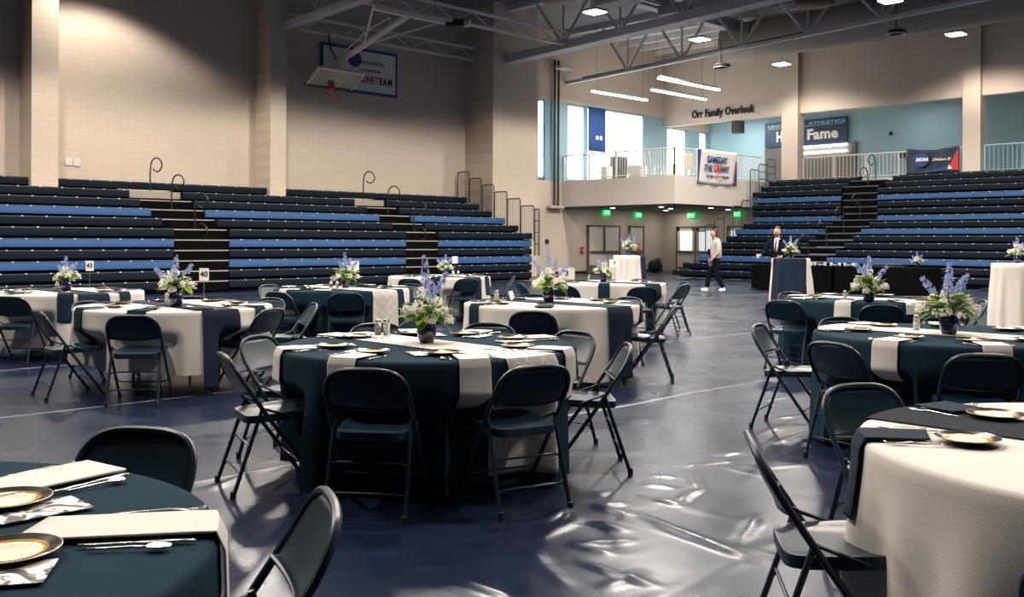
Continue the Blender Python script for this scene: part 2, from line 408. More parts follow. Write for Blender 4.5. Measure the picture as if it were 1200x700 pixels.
# concourse wall: columns, deep beam, rooms behind
w = MB(); w.box(WR, -12, 7.0, WR+.35, WL, 10.6); struct('wall_concourse_beam', w, 'beige_paint')
for y0, y1 in ((21.62, 22.4), (14.05, 14.7), (6.3, 6.95)):
    p = MB(); p.box(WR-.22, y0, 0, WR+.30, y1, 10.6); struct('trim_column', p, 'beige_paint')
w = MB(); w.box(WR-.02, 22.4, 0, WR+.2, WL, 4.0); struct('wall_lobby_side', w, 'beige_paint')
w = MB(); w.box(42.3, -12, 4.0, 42.5, WL, 8.0); struct('wall_concourse_back', w, 'blue_paint')
w = MB(); w.box(WR+.2, -12, 3.86, 42.5, WL, 4.06); struct('floor_concourse', w, 'fascia')
w = MB(); w.box(WR+.35, -12, 7.62, 42.5, WL, 7.75); struct('ceiling_concourse', w, 'fascia')
# flat panel coloured dark to stand for the deep opening under the hall sign
w = MB(); w.box(42.2, 20.9, 4.06, 42.298, 25.6, 6.0); struct('trim_dark_panel', w, 'door_frame')
# roof
r = MB(); r.box(-8, -12, 10.6, 43, 29.3, 10.8); struct('ceiling', r, 'roof_deck')
w = MB(); w.box(-8.3, -12, 0, -8, 29.2, 10.6); struct('wall_side', w, 'banner_navy')  # both unseen walls coloured dark to cut bounced light
w = MB(); w.box(-8.3, -12.3, 0, 43, -12, 10.6); struct('wall_near', w, 'banner_navy')

# balcony slab and soffit
b = MB(); b.prism([(31.2, 22.9), (38.45, 22.9), (38.45, WL), (31.2, WL)], 2.91, 4.03); struct('trim_balcony_slab', b, 'fascia')
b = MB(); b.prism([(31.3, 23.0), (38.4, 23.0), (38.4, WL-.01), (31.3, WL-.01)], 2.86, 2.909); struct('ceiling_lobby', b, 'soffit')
for q in (Vector((32.6,27.2,0)), Vector((34.6,25.6,0)), Vector((36.4,27.2,0)), Vector((37.2,24.4,0)), Vector((32.6,24.6,0)), Vector((35.0,23.8,0))):
    o = MB().lathe([(.10,0),(.10,-.012),(.07,-.015)], 16).build('downlight', 'tube_glow')
    o.location = (q.x, q.y, 2.857); tag(o, 'small round downlight set in the lobby soffit under the balcony', 'light', 'downlights in the lobby soffit')

# ---- roof steel
def zchord(y): return 8.25+.037*(WL-y)
def truss(name, X, y0, y1, width, depth, webw, label, first=25.5, pitch=2.7):
    t = empty(name, (X, y1, 0), 0, label, 'truss', 'roof trusses'); t.location = (0,0,0)
    b = MB()
    n = 8; ys = [lerp(y1, y0, k/n) for k in range(n+1)]
    for i in range(n):
        a, c = ys[i], ys[i+1]; za, zc = zchord(a), zchord(c)
        V = [(X-width/2, a, za), (X+width/2, a, za), (X+width/2, a, za+depth), (X-width/2, a, za+depth), (X-width/2, c, zc), (X+width/2, c, zc), (X+width/2, c, zc+depth), (X-width/2, c, zc+depth)]
        b.add(V, [(0,1,2,3),(7,6,5,4),(0,4,5,1),(1,5,6,2),(2,6,7,3),(3,7,4,0)])
    b.build('bottom_chord', 'truss_steel', t, 30)
    MB().box(X-.15, y0, 10.35, X+.15, y1, 10.6).build('top_chord', 'truss_steel', t, 30)
    y = first
    while y > y0+pitch:
        z = zchord(y)+depth
        for dy in (-pitch/2, 0, pitch/2):
            if y+dy < y1: MB().tube([(X, y+dy*.04, z-.02), (X, y+dy, 10.36)], .055 if dy else .04, 6).build('web_member', 'truss_steel', t, 30)
        y -= pitch
    return t
truss('roof_truss', 31.5, 2, WL, .22, .12, .1, 'slim grey roof truss over the balcony front')
truss('roof_truss', 26.5, 2, 27.4, .55, .30, .1, 'wide grey roof truss bearing on the wall pier', 24.5)
truss('roof_truss', 16.95, 2, WL, .32, .18, .1, 'grey roof truss above the basketball hoop', 26)
def joist(Y, x0, x1, label):
    t = empty('bar_joist', (0,0,0), 0, label, 'joist', 'bar joists between the trusses')
    z0 = zchord(Y)+.12; z1 = z0+.46
    for nm, z in (('bottom_bar', z0), ('top_bar', z1)): MB().box(x0, Y-.05, z, x1, Y+.05, z+.08).build(nm, 'joist_steel', t, 30)
    n = int((x1-x0)/.75); zz = MB(); pts = []
    for k in range(n+1): pts.append((lerp(x0, x1, k/n), Y, z0+.06 if k % 2 else z1+.02))
    for a, c in zip(pts, pts[1:]): zz.tube([a, c], .022, 5)
    zz.build('lattice_web', 'joist_steel', t, 30)
joist(24.2, 16.95, 26.5, 'pale lattice joist carrying the basketball hoop')
joist(28.3, 16.95, 25.5, 'pale lattice joist close to the end wall above the banner')
joist(18.6, 16.95, 24.5, 'pale lattice joist in front of the hoop joist')
b = MB(); b.box(26.6, 21.7, 9.85, WR, 22.1, 10.3); tag(b.build('roof_beam', 'truss_steel'), 'grey box beam running to the column beside the hall sign', 'beam')
# ducts
d = empty('hanging_air_duct', (34, 22.4, 9.45), 0, 'large round brown air duct hanging behind the balcony truss', 'duct')
b = MB(); prof = [(.2,0),(.72,.05),(.75,.4)]+[(.75, k*1.2) for k in range(1, 12)]
b.lathe(prof, 28); b.xf(Matrix.Rotation(PI/2, 4, 'X')); b.build('duct_body', 'duct_brown', d)
for k in range(4):
    b = MB(); b.tube([(-.76*math.cos(q), -1.5-2.5*k, .76*math.sin(q)) for q in [PI*i/10-PI*0 for i in range(11)]], .02, 5); b.build('strap', 'dark_metal', d)
    MB().tube([(0,-1.5-2.5*k,.75),(0,-1.5-2.5*k,1.16)], .015, 5).build('hanger_rod', 'dark_metal', d)
b = MB(); b.box(24.7, 8, 9.25, 25.5, 21.6, 9.85, .03); tag(b.build('hanging_air_duct', 'duct_grey'), 'grey rectangular air duct beside the lamp over the court', 'duct')
b = MB(); b.box(28.2, 16.5, 9.5, 29.3, 21.5, 9.84, .03); tag(b.build('hanging_air_duct', 'duct_grey'), 'wide grey rectangular air duct between the two far trusses', 'duct')
# roof purlins seen beyond the slim truss
for k in range(5):
    b = MB(); x = 32.6+k*1.3; b.box(x-.05, 6, 10.38, x+.05, WL, 10.6); tag(b.build('roof_purlin', 'joist_steel'), 'pale steel roof purlin beyond the balcony truss', 'purlin', 'roof purlins')
tag(MB().tube([(32.2, WL-.3, 8.6), (32.2, 24, 8.75), (32.6, 18, 9.1)], .04, 8).build('sprinkler_pipe', 'dark_metal'), 'thin dark sprinkler pipe above the balcony window wall', 'pipe')

# ---- lamps
def high_bay(p, label):
    t = empty('high_bay_lamp', p, 0, label, 'lamp', 'square high bay lamps')
    MB().box(-.30, -.30, .03, .30, .30, .11, .02).build('housing', 'fix_white', t)
    MB().box(-.27, -.27, .0, .27, .27, .028).build('diffuser', 'lamp_glow', t)
    MB().tube([(0,0,.11),(0,0,10.6-p[2])], .008, 5).build('cord', 'dark_metal', t)
    return t
def spot(name, loc, power, size=145, blend=.18, rot=(0,0,0), col=(1,.90,.79), rad=.35):
    l = bpy.data.lights.new(name, 'SPOT'); l.energy = power; l.spot_size = math.radians(size); l.spot_blend = blend; l.shadow_soft_size = rad; l.color = col
    o = bpy.data.objects.new(name, l); COL.objects.link(o); o.location = loc; o.rotation_euler = rot; return o
LZ = 8.8
seen = [((23.96,20.77), 'square lamp beside the grey rectangular duct'), ((29.9,20.85), 'square lamp just under the slim balcony truss'),
        ((36.45,21.33), 'square lamp in front of the column beside the overlook lettering'), ((35.51,13.88), 'square lamp in front of the wall panel over the collegiate banner'),
        ((29.21,13.39), 'square lamp half out of view at the top edge')]
for (x, y), lb in seen: high_bay((x, y, LZ), lb)
PW = 1850
for ix in range(7):
    for iy in range(4):
        x, y = 0+6*ix, 20.9-7.2*iy
        if ix == 0 and iy == 3: continue
        spot('high_bay_beam', (x, y, LZ-.05), (PW if ix < 6 else 800)*(.6 if iy == 3 else 1), blend=.18 if ix < 6 else .45)  # unseen near row, dimmed, added back to light the table fronts
spot('wall_flood_beam', (10.9, 26.6, 9.3), 950, 130, .3, rad=.2)
def linear(p0, p1, label):
    L = (Vector(p1)-Vector(p0)).length; c = (Vector(p0)+Vector(p1))/2
    t = empty('linear_lamp', c, 0, label, 'lamp', 'linear lamps over the balcony')
    MB().box(-L/2, -.05, .02, L/2, .05, .10).build('housing', 'fix_white', t); MB().box(-L/2, -.05, -.05, L/2, .05, .018).build('diffuser', 'tube_glow', t)
    for s in (-.42, .42): MB().tube([(s*L,0,.1),(s*L,0,10.6-c.z)], .006, 5).build('cord', 'dark_metal', t)
linear((31.0,27.0,7.72), (34.7,27.0,7.72), 'slim linear lamp in front of the balcony window wall')
linear((32.3,24.9,7.7), (36.2,24.9,7.7), 'slim linear lamp, lower of the pair before the overlook lettering')
linear((30.2,22.95,7.7), (34.3,22.95,7.7), 'slim linear lamp, upper of the pair before the overlook lettering')
def area(name, loc, size, power, rot=(0,0,0), col=(1,.95,.88), sy=None):
    l = bpy.data.lights.new(name, 'AREA'); l.energy = power; l.size = size; l.color = col
    if sy: l.shape = 'RECTANGLE'; l.size_y = sy
    o = bpy.data.objects.new(name, l); COL.objects.link(o); o.location = loc; o.rotation_euler = rot; return o
area('linear_beam', (33,26.9,7.6), 3.6, 160, sy=.1); area('linear_beam', (34.2,24.9,7.6), 3.6, 160, sy=.1)
area('concourse_beam', (40.4,26,7.4), 1.2, 130); area('concourse_beam', (40.4,17.5,7.4), 1.2, 45, col=(1,.97,.93)); area('concourse_beam', (40.4,10,7.4), 1.2, 14)
for x in (32.6, 35.2, 37.6): area('lobby_beam', (x, 27.6, 2.84), .3, 15)
area('lobby_beam', (37.0, 25.2, 2.84), .3, 15)

# ---- bleachers
def bench_section(parent, row, ax, lo, hi, pos, z, colr, face_h):
    # ax 'L': runs along x, faces -y at y=pos; 'R': runs along y, faces -x at x=pos
    prof = [(.03, z-face_h), (.0, z-face_h+.02), (.0, z-.035), (.012, z-.010), (.04, z), (.42, z), (.42, z-.05), (.06, z-.06), (.06, z-face_h)]
    mb = MB()
    def P(s, d, zz): return (s, pos+d, zz) if ax == 'L' else (pos+d, s, zz)
    n = len(prof)
    for s in (lo, hi): mb.add([P(s, d, zz) for d, zz in prof], [])
    mb.f = [(i, (i+1) % n, n+(i+1) % n, n+i) for i in range(n)]+[tuple(range(n-1, -1, -1)), tuple(range(n, 2*n))]
    o = mb.build('bench_row', colr, parent, 30)
    e = MB(); c = (lo+hi)/2
    if ax == 'L': e.box(lo+.01, pos-.004, z-.030, hi-.01, pos+.02, z-.012)
    else: e.box(pos-.004, lo+.01, z-.030, pos+.02, hi-.01, z-.012)
    nstrip = len(e.f); npl = e; s = lo+.35+.13*(row % 3)
    while s < hi-.15:
        if ax == 'L': npl.box(s-.02, pos-.008, z-.026, s+.02, pos+.010, z+.002)
        else: npl.box(pos-.008, s-.02, z-.026, pos+.010, s+.02, z+.002)
        s += .56
    eo = e.build('edge_strip', ['bench_edge', 'number_plate'], o, 30)
    eo.data.polygons.foreach_set('material_index', [0 if i < nstrip else 1 for i in range(len(e.f))])
    return o
def prail(parent, x, y, z, dirv):      # P shaped aisle handrail; loop leans towards dirv
    pts = [(0,-.06,.0)]; dx, dy = dirv
    seq = [(0,0),(0,.55),(.03,.80),(.10,.93),(.22,.98),(.36,.95),(.46,.84),(.47,.72),(.40,.62),(.28,.58),(.12,.66)]
    P = catmull([(x+dx*a, y+dy*a, z+h) for a, h in seq], 5)
    MB().tube(P, .021, 8).build('handrail', 'rail_black', parent)
RL, TL, Z0L, Y0L = .278, .70, 3.10, 28.1
colL = ['N','N','N','B','N','N','B','N','B','N','N']
CN = {'N': 'bench_navy', 'B': 'bench_blue'}
bl = empty('bleachers', (15, 24.6, 0), 0, 'navy and blue bleachers along the block wall, under the hoop', 'bleachers'); bl.location = (0,0,0)
secL = [(2.0, 11.6), (13.2, 19.3), (20.65, 25.0)]
pil = [(9.15, 9.85), (16.4, 16.98)]
def yL(k): return Y0L-TL*min(k, 5)
for k in range(11):
    z, y = Z0L-RL*k, yL(k)
    for lo, hi in secL:
        spans = [(lo, hi)]
        if k == 0 and lo > 2: continue
        if k == 0: lo, hi = 2.0, 25.0; spans = [(2.0, 9.12), (9.88, 16.37), (17.01, 25.0)]
        if k < 0:
            for p0, p1 in pil:
                if lo < p0 < hi: spans = [(lo, p0-.03), (p1+.03, hi)]
        for s0, s1 in spans: bench_section(bl, k, 'L', s0, s1, y, z, CN[colL[k]], .225)
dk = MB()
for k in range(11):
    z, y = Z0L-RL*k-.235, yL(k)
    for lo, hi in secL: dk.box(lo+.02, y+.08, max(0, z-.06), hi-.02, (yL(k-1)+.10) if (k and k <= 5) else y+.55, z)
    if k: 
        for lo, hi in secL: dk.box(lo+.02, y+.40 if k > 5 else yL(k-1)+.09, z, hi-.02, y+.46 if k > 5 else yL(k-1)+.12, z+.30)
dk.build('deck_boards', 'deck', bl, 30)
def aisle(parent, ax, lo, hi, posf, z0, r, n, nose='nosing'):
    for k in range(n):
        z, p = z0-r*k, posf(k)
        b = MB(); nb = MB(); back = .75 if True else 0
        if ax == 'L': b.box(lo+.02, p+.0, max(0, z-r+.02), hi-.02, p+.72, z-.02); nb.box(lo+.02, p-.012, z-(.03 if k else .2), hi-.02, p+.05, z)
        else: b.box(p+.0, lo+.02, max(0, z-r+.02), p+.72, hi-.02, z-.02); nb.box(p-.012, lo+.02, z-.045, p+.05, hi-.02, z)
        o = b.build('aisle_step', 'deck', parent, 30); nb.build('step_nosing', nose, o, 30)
for lo, hi in ((11.6, 13.2), (19.3, 20.65)):
    aisle(bl, 'L', lo, hi, lambda k: yL(k+1)+.15 - (.0 if k < 5 else .12), Z0L-RL*1.05, RL, 10)
    for k, f in ((0,.5), (2,.5), (4,.5), (7,.5)): prail(bl, lerp(lo, hi, f), yL(k+1)+.45, Z0L-RL*(k+1.05), (.30,-.95))
# stepped guard rails closing the end of the rows
def guard(parent, ax, fixed, a, b, z0, z1, m='rail_grey', bars=8, horiz=False):
    def P(s, z): return (fixed, s, z) if ax == 'L' else (s, fixed, z)
    g = MB(); t = .05
    g.tube([P(a,z0), P(a,z1-t), P(lerp(a,b,.08),z1), P(lerp(a,b,.92),z1), P(b,z1-t), P(b,z0)], .024, 6)
    o = g.build('guard_rail', m, parent)
    g = MB()
    if horiz:
        for k in range(1, 4): g.tube([P(a, lerp(z0,z1,k/4)), P(b, lerp(z0,z1,k/4))], .018, 5)
    for k in range(1, bars): g.tube([P(lerp(a,b,k/bars), z0), P(lerp(a,b,k/bars), z1-.01)], .010, 5)
    o2 = g.build('rail_bars', m, o)
for k in range(6):
    y1, y0 = yL(k)+.62, yL(k)-.04
    guard(bl, 'L', 25.06, y0, y1, Z0L-RL*k-.3, Z0L-RL*k+.98, 'rail_grey')
guard(bl, 'L', 25.07, yL(5)-.30, yL(5)-.06, .9, Z0L-RL*5+.85, 'rail_grey', 4, True)

RR, TR, Z0R, X0R = .266, .66, 4.06, 37.7
def xR(k): return X0R-TR*(min(k,2)+max(0,k-6))
colR = list('NNNBNNBNBNNNBNN')
br = empty('bleachers', (34, 14, 0), 0, 'navy and blue bleachers climbing to the concourse, behind the black buffet tables', 'bleachers'); br.location = (0,0,0)
secR = [(18.65, 22.65), (-3.0, 17.15)]
for k in range(15):
    z, x = Z0R-RR*k, xR(k)
    for lo, hi in secR: bench_section(br, k, 'R', lo, hi + (.0 if k < 13 else .25)*(hi > 20), x, z, CN[colR[k]], .213)
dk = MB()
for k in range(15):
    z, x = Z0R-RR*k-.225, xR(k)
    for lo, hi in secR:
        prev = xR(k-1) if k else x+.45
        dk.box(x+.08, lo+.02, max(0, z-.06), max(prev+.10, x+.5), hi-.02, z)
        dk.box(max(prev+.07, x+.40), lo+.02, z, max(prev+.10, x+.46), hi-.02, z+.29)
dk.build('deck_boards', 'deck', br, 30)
aisle(br, 'R', 17.15, 18.65, lambda k: xR(k+1)+.15, Z0R-RR*.6, RR, 14, 'bench_edge')
for k in (0, 2, 6, 8, 10, 12): prail(br, xR(k+1)+.45, 17.75, Z0R-RR*(k+.6), (-.95,.2))
for k in (0, 1, 2, 7, 8, 9, 10, 11, 12):
    x = xR(k); guard(br, 'R', 22.72 if k < 13 else 22.95, x-.05, x+.62, Z0R-RR*k-.3, Z0R-RR*k+.98, 'rail_grey', 4, k < 2)
# railing along the concourse edge
def railing(name, pts, z0, hgt, m, step, label, post_every=1.5):
    t = empty(name, (0,0,0), 0, label, 'railing')
    V = [Vector((*p, 0)) for p in pts]
    for a, b in zip(V, V[1:]):
        L = (b-a).length
        g = MB(); g.tube([a+Vector((0,0,z0+hgt)), b+Vector((0,0,z0+hgt))], .026, 8); g.build('top_rail', m, t)
        g = MB(); g.tube([a+Vector((0,0,z0+.09)), b+Vector((0,0,z0+.09))], .018, 6); g.build('bottom_rail', m, t)
        g = MB(); n = int(L/step)
        for k in range(1, n): q = a.lerp(b, k/n); g.tube([q+Vector((0,0,z0+.09)), q+Vector((0,0,z0+hgt))], .013, 5)
        g.build('baluster_panel', m, t)
        n = max(1, round(L/post_every))
        for k in range(n+1): q = a.lerp(b, k/n); MB().box(q.x-.025, q.y-.025, z0, q.x+.025, q.y+.025, z0+hgt).build('post', m, t)
railing('railing', [(38.6, 21.5), (38.6, 18.7)], 4.06, 1.0, 'beige_rail', .16, 'pale railing on the concourse under the hall sign')
railing('railing', [(38.6, 18.6), (38.6, 14.75)], 4.06, 1.0, 'beige_rail', .16, 'pale railing on the concourse beside and behind the collegiate banner')
railing('railing', [(38.6, 14.0), (38.6, 7.0)], 4.06, 1.05, 'blue_frame', .16, 'blue railing in the concourse bay beyond the second column')
railing('balcony_railing', [(31.28, WL-.05), (31.28, 22.98), (37.5, 22.98)], 4.03, 1.08, 'white_rail', .13, 'white railing along the balcony edge above the lobby')

# ---- lettering and signs on the concourse
tx = text_mb('Orr Family Overlook', .50, .05, .012, space=1.05); tx.xf(FACE_X)
p0, p1 = onX(811, 139, WR), onX(884, 132, WR)
s = abs(p0.y-p1.y)/(max(v[1] for v in tx.v)-min(v[1] for v in tx.v))
tx.xf(Matrix.Translation((WR-.03, (p0.y+p1.y)/2, 7.42)) @ Matrix.Diagonal((1, s, 1, 1)))
tag(tx.build('wall_lettering', 'ink', None, 0), 'raised black overlook lettering on the beam above the balcony', 'lettering')
sy0, sy1 = 21.3, 25.55
t = empty('hall_sign', (42.16, (sy0+sy1)/2, 6.6), 0, 'long navy hall sign with white serif lettering, partly behind a column', 'sign')
MB().box(-.04, -(sy1-sy0)/2, -.58, .04, (sy1-sy0)/2, .60).build('panel', 'sign_navy', t, 30)
for txt, sz, zz, mm, xa, xb in (('Hall of', .60, -.14, 'sign_text', 910, 940), ('Fame', .60, -.14, 'sign_text', 946, 982), ('UNIVERSITY  ATHLETICS', .17, .40, 'blue_frame', 900, 990)):
    l = text_mb(txt, sz, .02, .022 if sz > .3 else .003, space=1.05); l.xf(FACE_X)
    ya, yb = onX(xa, 155, 42.1).y, onX(xb, 155, 42.1).y; W = max(v[1] for v in l.v)-min(v[1] for v in l.v); yc = (max(v[1] for v in l.v)+min(v[1] for v in l.v))/2
    l.xf(Matrix.Translation((-.05, (ya+yb)/2-(sy0+sy1)/2, zz)) @ Matrix.Diagonal((1, (ya-yb)/W, 1.1, 1)) @ Matrix.Translation((0,-yc,0))); l.build('lettering', mm, t, 0)
MB().box(-.045, -(sy1-sy0)/2+.15, .28, -.041, (sy1-sy0)/2-.15, .30).build('rule_line', 'blue_frame', t, 0)
for z, y0, y1 in ((5.9, 21.3, 24.6), (5.62, 21.3, 23.6)):
    o = MB().box(42.05, y0, z-.04, 42.15, y1, z+.04).build('sign_lamp', 'tube_glow'); tag(o, 'white linear lamp on the wall under the hall sign', 'lamp', 'linear lamps under the hall sign')
t = empty('ceiling_speaker', (38.9, 25.0, 6.7), 0, 'dark box speaker under the beam beside the overlook wall', 'speaker')
MB().box(-.2,-.24,-.28,.2,.24,.28,.03).build('cabinet', 'rail_grey', t); MB().box(-.21,-.2,-.24,-.201,.2,.24).build('grille', 'dark_metal', t); MB().tube([(0,0,.28),(0,0,.9)],.02,6).build('bracket','dark_metal',t)
MB().lathe([(.12,0),(.12,-.02),(.08,-.03)],14).build('downlight','tube_glow').location = (39.6, 25.9, 7.6)
tag(bpy.data.objects['downlight.006'] if 'downlight.006' in bpy.data.objects else list(bpy.data.objects)[-1], 'small round downlight in the concourse ceiling behind the beam', 'light')
o = MB().ball((0,0,0), .09, 10, 8).build('security_camera', 'dark_metal'); o.location = (42.22, 19.3, 6.25); tag(o, 'small dark dome camera on the blue concourse wall', 'camera')
t = empty('room_sign', (42.26, 18.4, 5.25), 0, 'small dark room plate on the blue concourse wall above the railing', 'sign')
MB().box(-.02,-.55,-.10,.02,.55,.10).build('plate','rail_grey',t)
# collegiate banner tied to the railing
t = empty('rail_banner', (38.46, 15.9, 4.10), 0, 'dark banner with a blue disc and a red corner, tied to the concourse railing', 'banner')
def cloth_panel(w, h, nx, nz, fn):
    g = MB(); P = [[(fn(i/nx, j/nz), w/2-w*i/nx, h*j/nz-(.10*math.sin(PI*i/nx)*(j/nz) if True else 0)) for j in range(nz+1)] for i in range(nx+1)]
    return g.grid(P)
cloth_panel(2.05, 1.06, 24, 12, lambda u, v: -.02-.02*math.sin(u*9+v*4)-.015*math.sin(u*17-v*6)).build('fabric', 'banner_navy', t, 60, .006)
g = MB(); g.add([(-.075,-1.0,.98),(-.075,-1.01,.12),(-.075,-.62,.16)], [(0,1,2)]); g.build('red_corner', 'red', t, 0, .004)
g = MB(); g.lathe([(.28,0),(.28,.012)], 28); g.xf(Matrix.Translation((-.075,.40,.58)) @ Matrix.Rotation(-PI/2, 4, 'Y')); g.build('disc', 'banner_blue', t, 30)
l = text_mb('NCAA', .17, .01, .012, shear=.25); l.xf(FACE_X); l.xf(Matrix.Translation((-.095,.38,.58))); l.build('lettering', 'sign_text', t, 0)
l = text_mb('Division III', .16, .01, .002, shear=.35); l.xf(FACE_X); l.xf(Matrix.Translation((-.085,-.36,.56))); l.build('lettering', 'sign_text', t, 0)
g = MB(); g.add([(-.075,.75,.06),(-.075,-.6,.12),(-.075,-.55,.30),(-.075,.0,.14)], [(0,1,2,3)]); g.build('blue_sweep', 'banner_blue', t, 0, .004)
g = MB(); g.add([(-.085,-.60,.17),(-.085,-.80,.17),(-.085,-.66,.34)], [(0,1,2)]); g.build('white_peak', 'sign_text', t, 0, .004)
# gameday banner on the balcony railing
c0, c1 = onY(816, 190, 22.9), onY(862, 190, 22.9); gw = c1.x-c0.x
t = empty('gameday_banner', ((c0.x+c1.x)/2, 22.90, 3.78), 0, 'white banner with blue and red lettering hanging over the balcony railing', 'banner')
g = MB(); P = [[(-gw/2+gw*i/20+.10*(1-j/10)*(0 if i > 10 else -1)*0, -.03-.025*math.sin(i*.9+j*.25), 1.38*j/10-.05*math.sin(PI*i/20)*(1-j/10)) for j in range(11)] for i in range(21)]
g.grid(P).build('fabric', 'banner_white', t, 60, .006)
for s in (-1, 1):
    g = MB(); a, bq = sorted((s*gw/2, s*(gw/2-.22)))
    g.add([(s*gw/2,-.062,0),(s*(gw/2-.06),-.062,0),(s*(gw/2-(.26 if s < 0 else .03)),-.062,1.36),(s*gw/2,-.062,1.36)] if s < 0 else [(s*(gw/2-.22),-.062,0),(s*gw/2,-.062,0),(s*gw/2,-.062,1.0),(s*(gw/2-.06),-.062,1.0)], [(0,1,2,3)]); g.build('blue_edge', 'banner_blue', t, 0, .004)
g = MB(); g.add([(gw/2-.27,-.064,.05),(gw/2-.20,-.064,.05),(gw/2-.03,-.064,.95),(gw/2-.08,-.064,.95)],[(0,1,2,3)]); g.build('red_edge','red',t,0,.004)
def put(txt, size, x, z, mm, width, bold=.006, y=-.075, parent=t):
    l = text_mb(txt, size, .008, bold); l.xf(FACE_Y); W = max(v[0] for v in l.v)-min(v[0] for v in l.v); xc = (max(v[0] for v in l.v)+min(v[0] for v in l.v))/2
    l.xf(Matrix.Translation((x, y, z)) @ Matrix.Diagonal((width/W, 1, 1, 1)) @ Matrix.Translation((-xc, 0, 0))); return l.build('lettering', mm, parent, 0)
put('GAMEDAY', .36, -.02, .98, 'banner_blue', gw*.52, .012); put('THE', .36, -gw*.235, .62, 'banner_blue', gw*.2, .012)
put('DIII', .36, -.03, .62, 'red', gw*.17, .012); put('WAY', .36, gw*.19, .62, 'banner_blue', gw*.22, .012)
put('DISCOVER', .13, -gw*.2, .30, 'banner_blue', gw*.18, .004); put('DEVELOP', .13, .0, .30, 'red', gw*.16, .004); put('DEDICATE', .13, gw*.19, .30, 'banner_blue', gw*.18, .004)
# blue hanging banner between the windows
t = empty('hanging_banner', (33.42, WL-.08, 5.45), 0, 'tall royal blue banner hanging between the balcony windows', 'banner')
g = MB(); g.grid([[(-.60+1.2*i/10, -.02-.012*math.sin(i*1.1), 1.98*j/4) for j in range(5)] for i in range(11)]); g.build('fabric', 'banner_blue', t, 60, .006)
for s in (-.13, .13):
    g = MB(); g.lathe([(.10,0),(.10,.01)], 16); g.xf(Matrix.Translation((s+.1,-.045,.62)) @ Matrix.Rotation(PI/2, 4, 'X')); g.build('disc', 'sign_text', t, 0)
MB().tube([(-.62,-.02,1.99),(.62,-.02,1.99)], .02, 6).build('hanging_rod', 'blue_frame', t)
# pipes on the blue pier
for i, px in enumerate((650, 654.5)):
    q = onY(px, 150, WL-.12); o = MB().tube([(q.x,q.y,2.95),(q.x,q.y,9.2)], .05, 10).build('wall_pipe', 'rail_grey'); tag(o, 'dark vertical pipe on the blue pier beside the balcony', 'pipe', 'pipes on the blue pier')
q = onY(652, 240, WL-.2); tag(MB().box(q.x-.42,q.y-.1,2.82,q.x+.42,WL,2.94,.02).build('wall_mount_ledge','beige_paint'), 'beige collar ledge under the two vertical pipes', 'ledge')
q = onY(661, 80, WL-.6); t = empty('wall_flood_lamp', q, 0, 'white flood lamp fixed high on the window wall', 'lamp')
MB().box(-.38,-.2,-.06,.38,.2,.06,.03).build('housing','fix_white',t); MB().tube([(0,.1,0),(0,.6,0)],.03,6).build('bracket','fix_white',t)
# ---- lobby doors and fittings
def leaf(parent, w, h, x0, glass):
    if glass:
        g = MB(); t_ = .14
        g.box(x0,-.03,0,x0+w,.03,.95); g.box(x0,-.03,.95,x0+t_,.03,h); g.box(x0+w-t_,-.03,.95,x0+w,.03,h); g.box(x0,-.03,h-t_,x0+w,.03,h)
        d_ = g.build('door_leaf','door_paint',parent,30); MB().box(x0+t_,-.01,.95,x0+w-t_,.01,h-t_).build('pane','pane_dim',d_,0)
    else: d_ = MB().box(x0,-.03,0,x0+w,.03,h,.008).build('door_leaf','door_paint',parent,30)
    MB().box(x0+.06,-.09,.90,x0+w-.06,-.04,.99).build('push_bar','door_frame',d_,30)
    MB().box(x0+.02,-.034,.02,x0+w-.02,-.03,.22).build('kick_plate','box_brown',d_,30)
mat('pane_dim', (.8,.82,.82), .15, emit=.75, ecol=(.9,.95,1))
def door(n, org, ax, w, glass, double=True):
    g = empty('door_%d' % n, org, 0 if ax == 'Y' else -PI/2); tag(g, kind='structure')
    h = 2.08; f = MB(); f.box(-w/2-.07,-.06,0,-w/2,.06,h+.07); f.box(w/2,-.06,0,w/2+.07,.06,h+.07); f.box(-w/2-.07,-.06,h,w/2+.07,.06,h+.07)
    if double: f.box(-.05,-.07,0,.05,.06,h)
    f.build('door_frame','door_frame',g,30)
    if double: leaf(g, w/2-.05, h, -w/2, glass); leaf(g, w/2-.05, h, .05, glass)
    else: leaf(g, w, h, -w/2, glass)
door(1, (33.95, WL-.06, 0), 'Y', 2.1, False); door(2, (36.3, WL-.06, 0), 'Y', .95, False, False)
door(3, (WR-.09, 26.95, 0), 'X', 2.1, True); door(4, (WR-.09, 24.2, 0), 'X', 1.9, True)
def exit_sign(p, rz, label):
    t = empty('exit_sign', p, rz, label, 'sign', 'green exit signs')
    MB().box(-.19,-.035,-.11,.19,.035,.11,.01).build('case','exit_green',t,30); MB().box(-.03,-.02,.11,.03,.02,2.86-p[2]).build('stem','rail_grey',t,30)
    l = text_mb('EXIT', .17, .01, .006); l.xf(FACE_Y); l.xf(Matrix.Translation((0,-.042,0))); l.build('lettering','exit_text',t,0)
exit_sign((34.1, WL-.12, 2.72), 0, 'green exit sign above the solid double door'); exit_sign((36.4, WL-.12, 2.66), 0, 'green exit sign above the single lobby door')
exit_sign((WR-.15, 27.2, 2.66), -PI/2, 'green exit sign above the glazed doors at the lobby corner'); exit_sign((WR-.15, 24.7, 2.68), -PI/2, 'green exit sign above the glazed doors beside the bleacher end')
q = onY(682, 293, WL-.05); t = empty('alarm_switch', q, 0, 'small dark red fire alarm box beside the solid double door', 'alarm'); MB().box(-.09,-.05,-.14,.09,.04,.14,.015).build('case','red',t); MB().box(-.05,-.07,-.05,.05,-.05,.0).build('handle','sign_text',t)
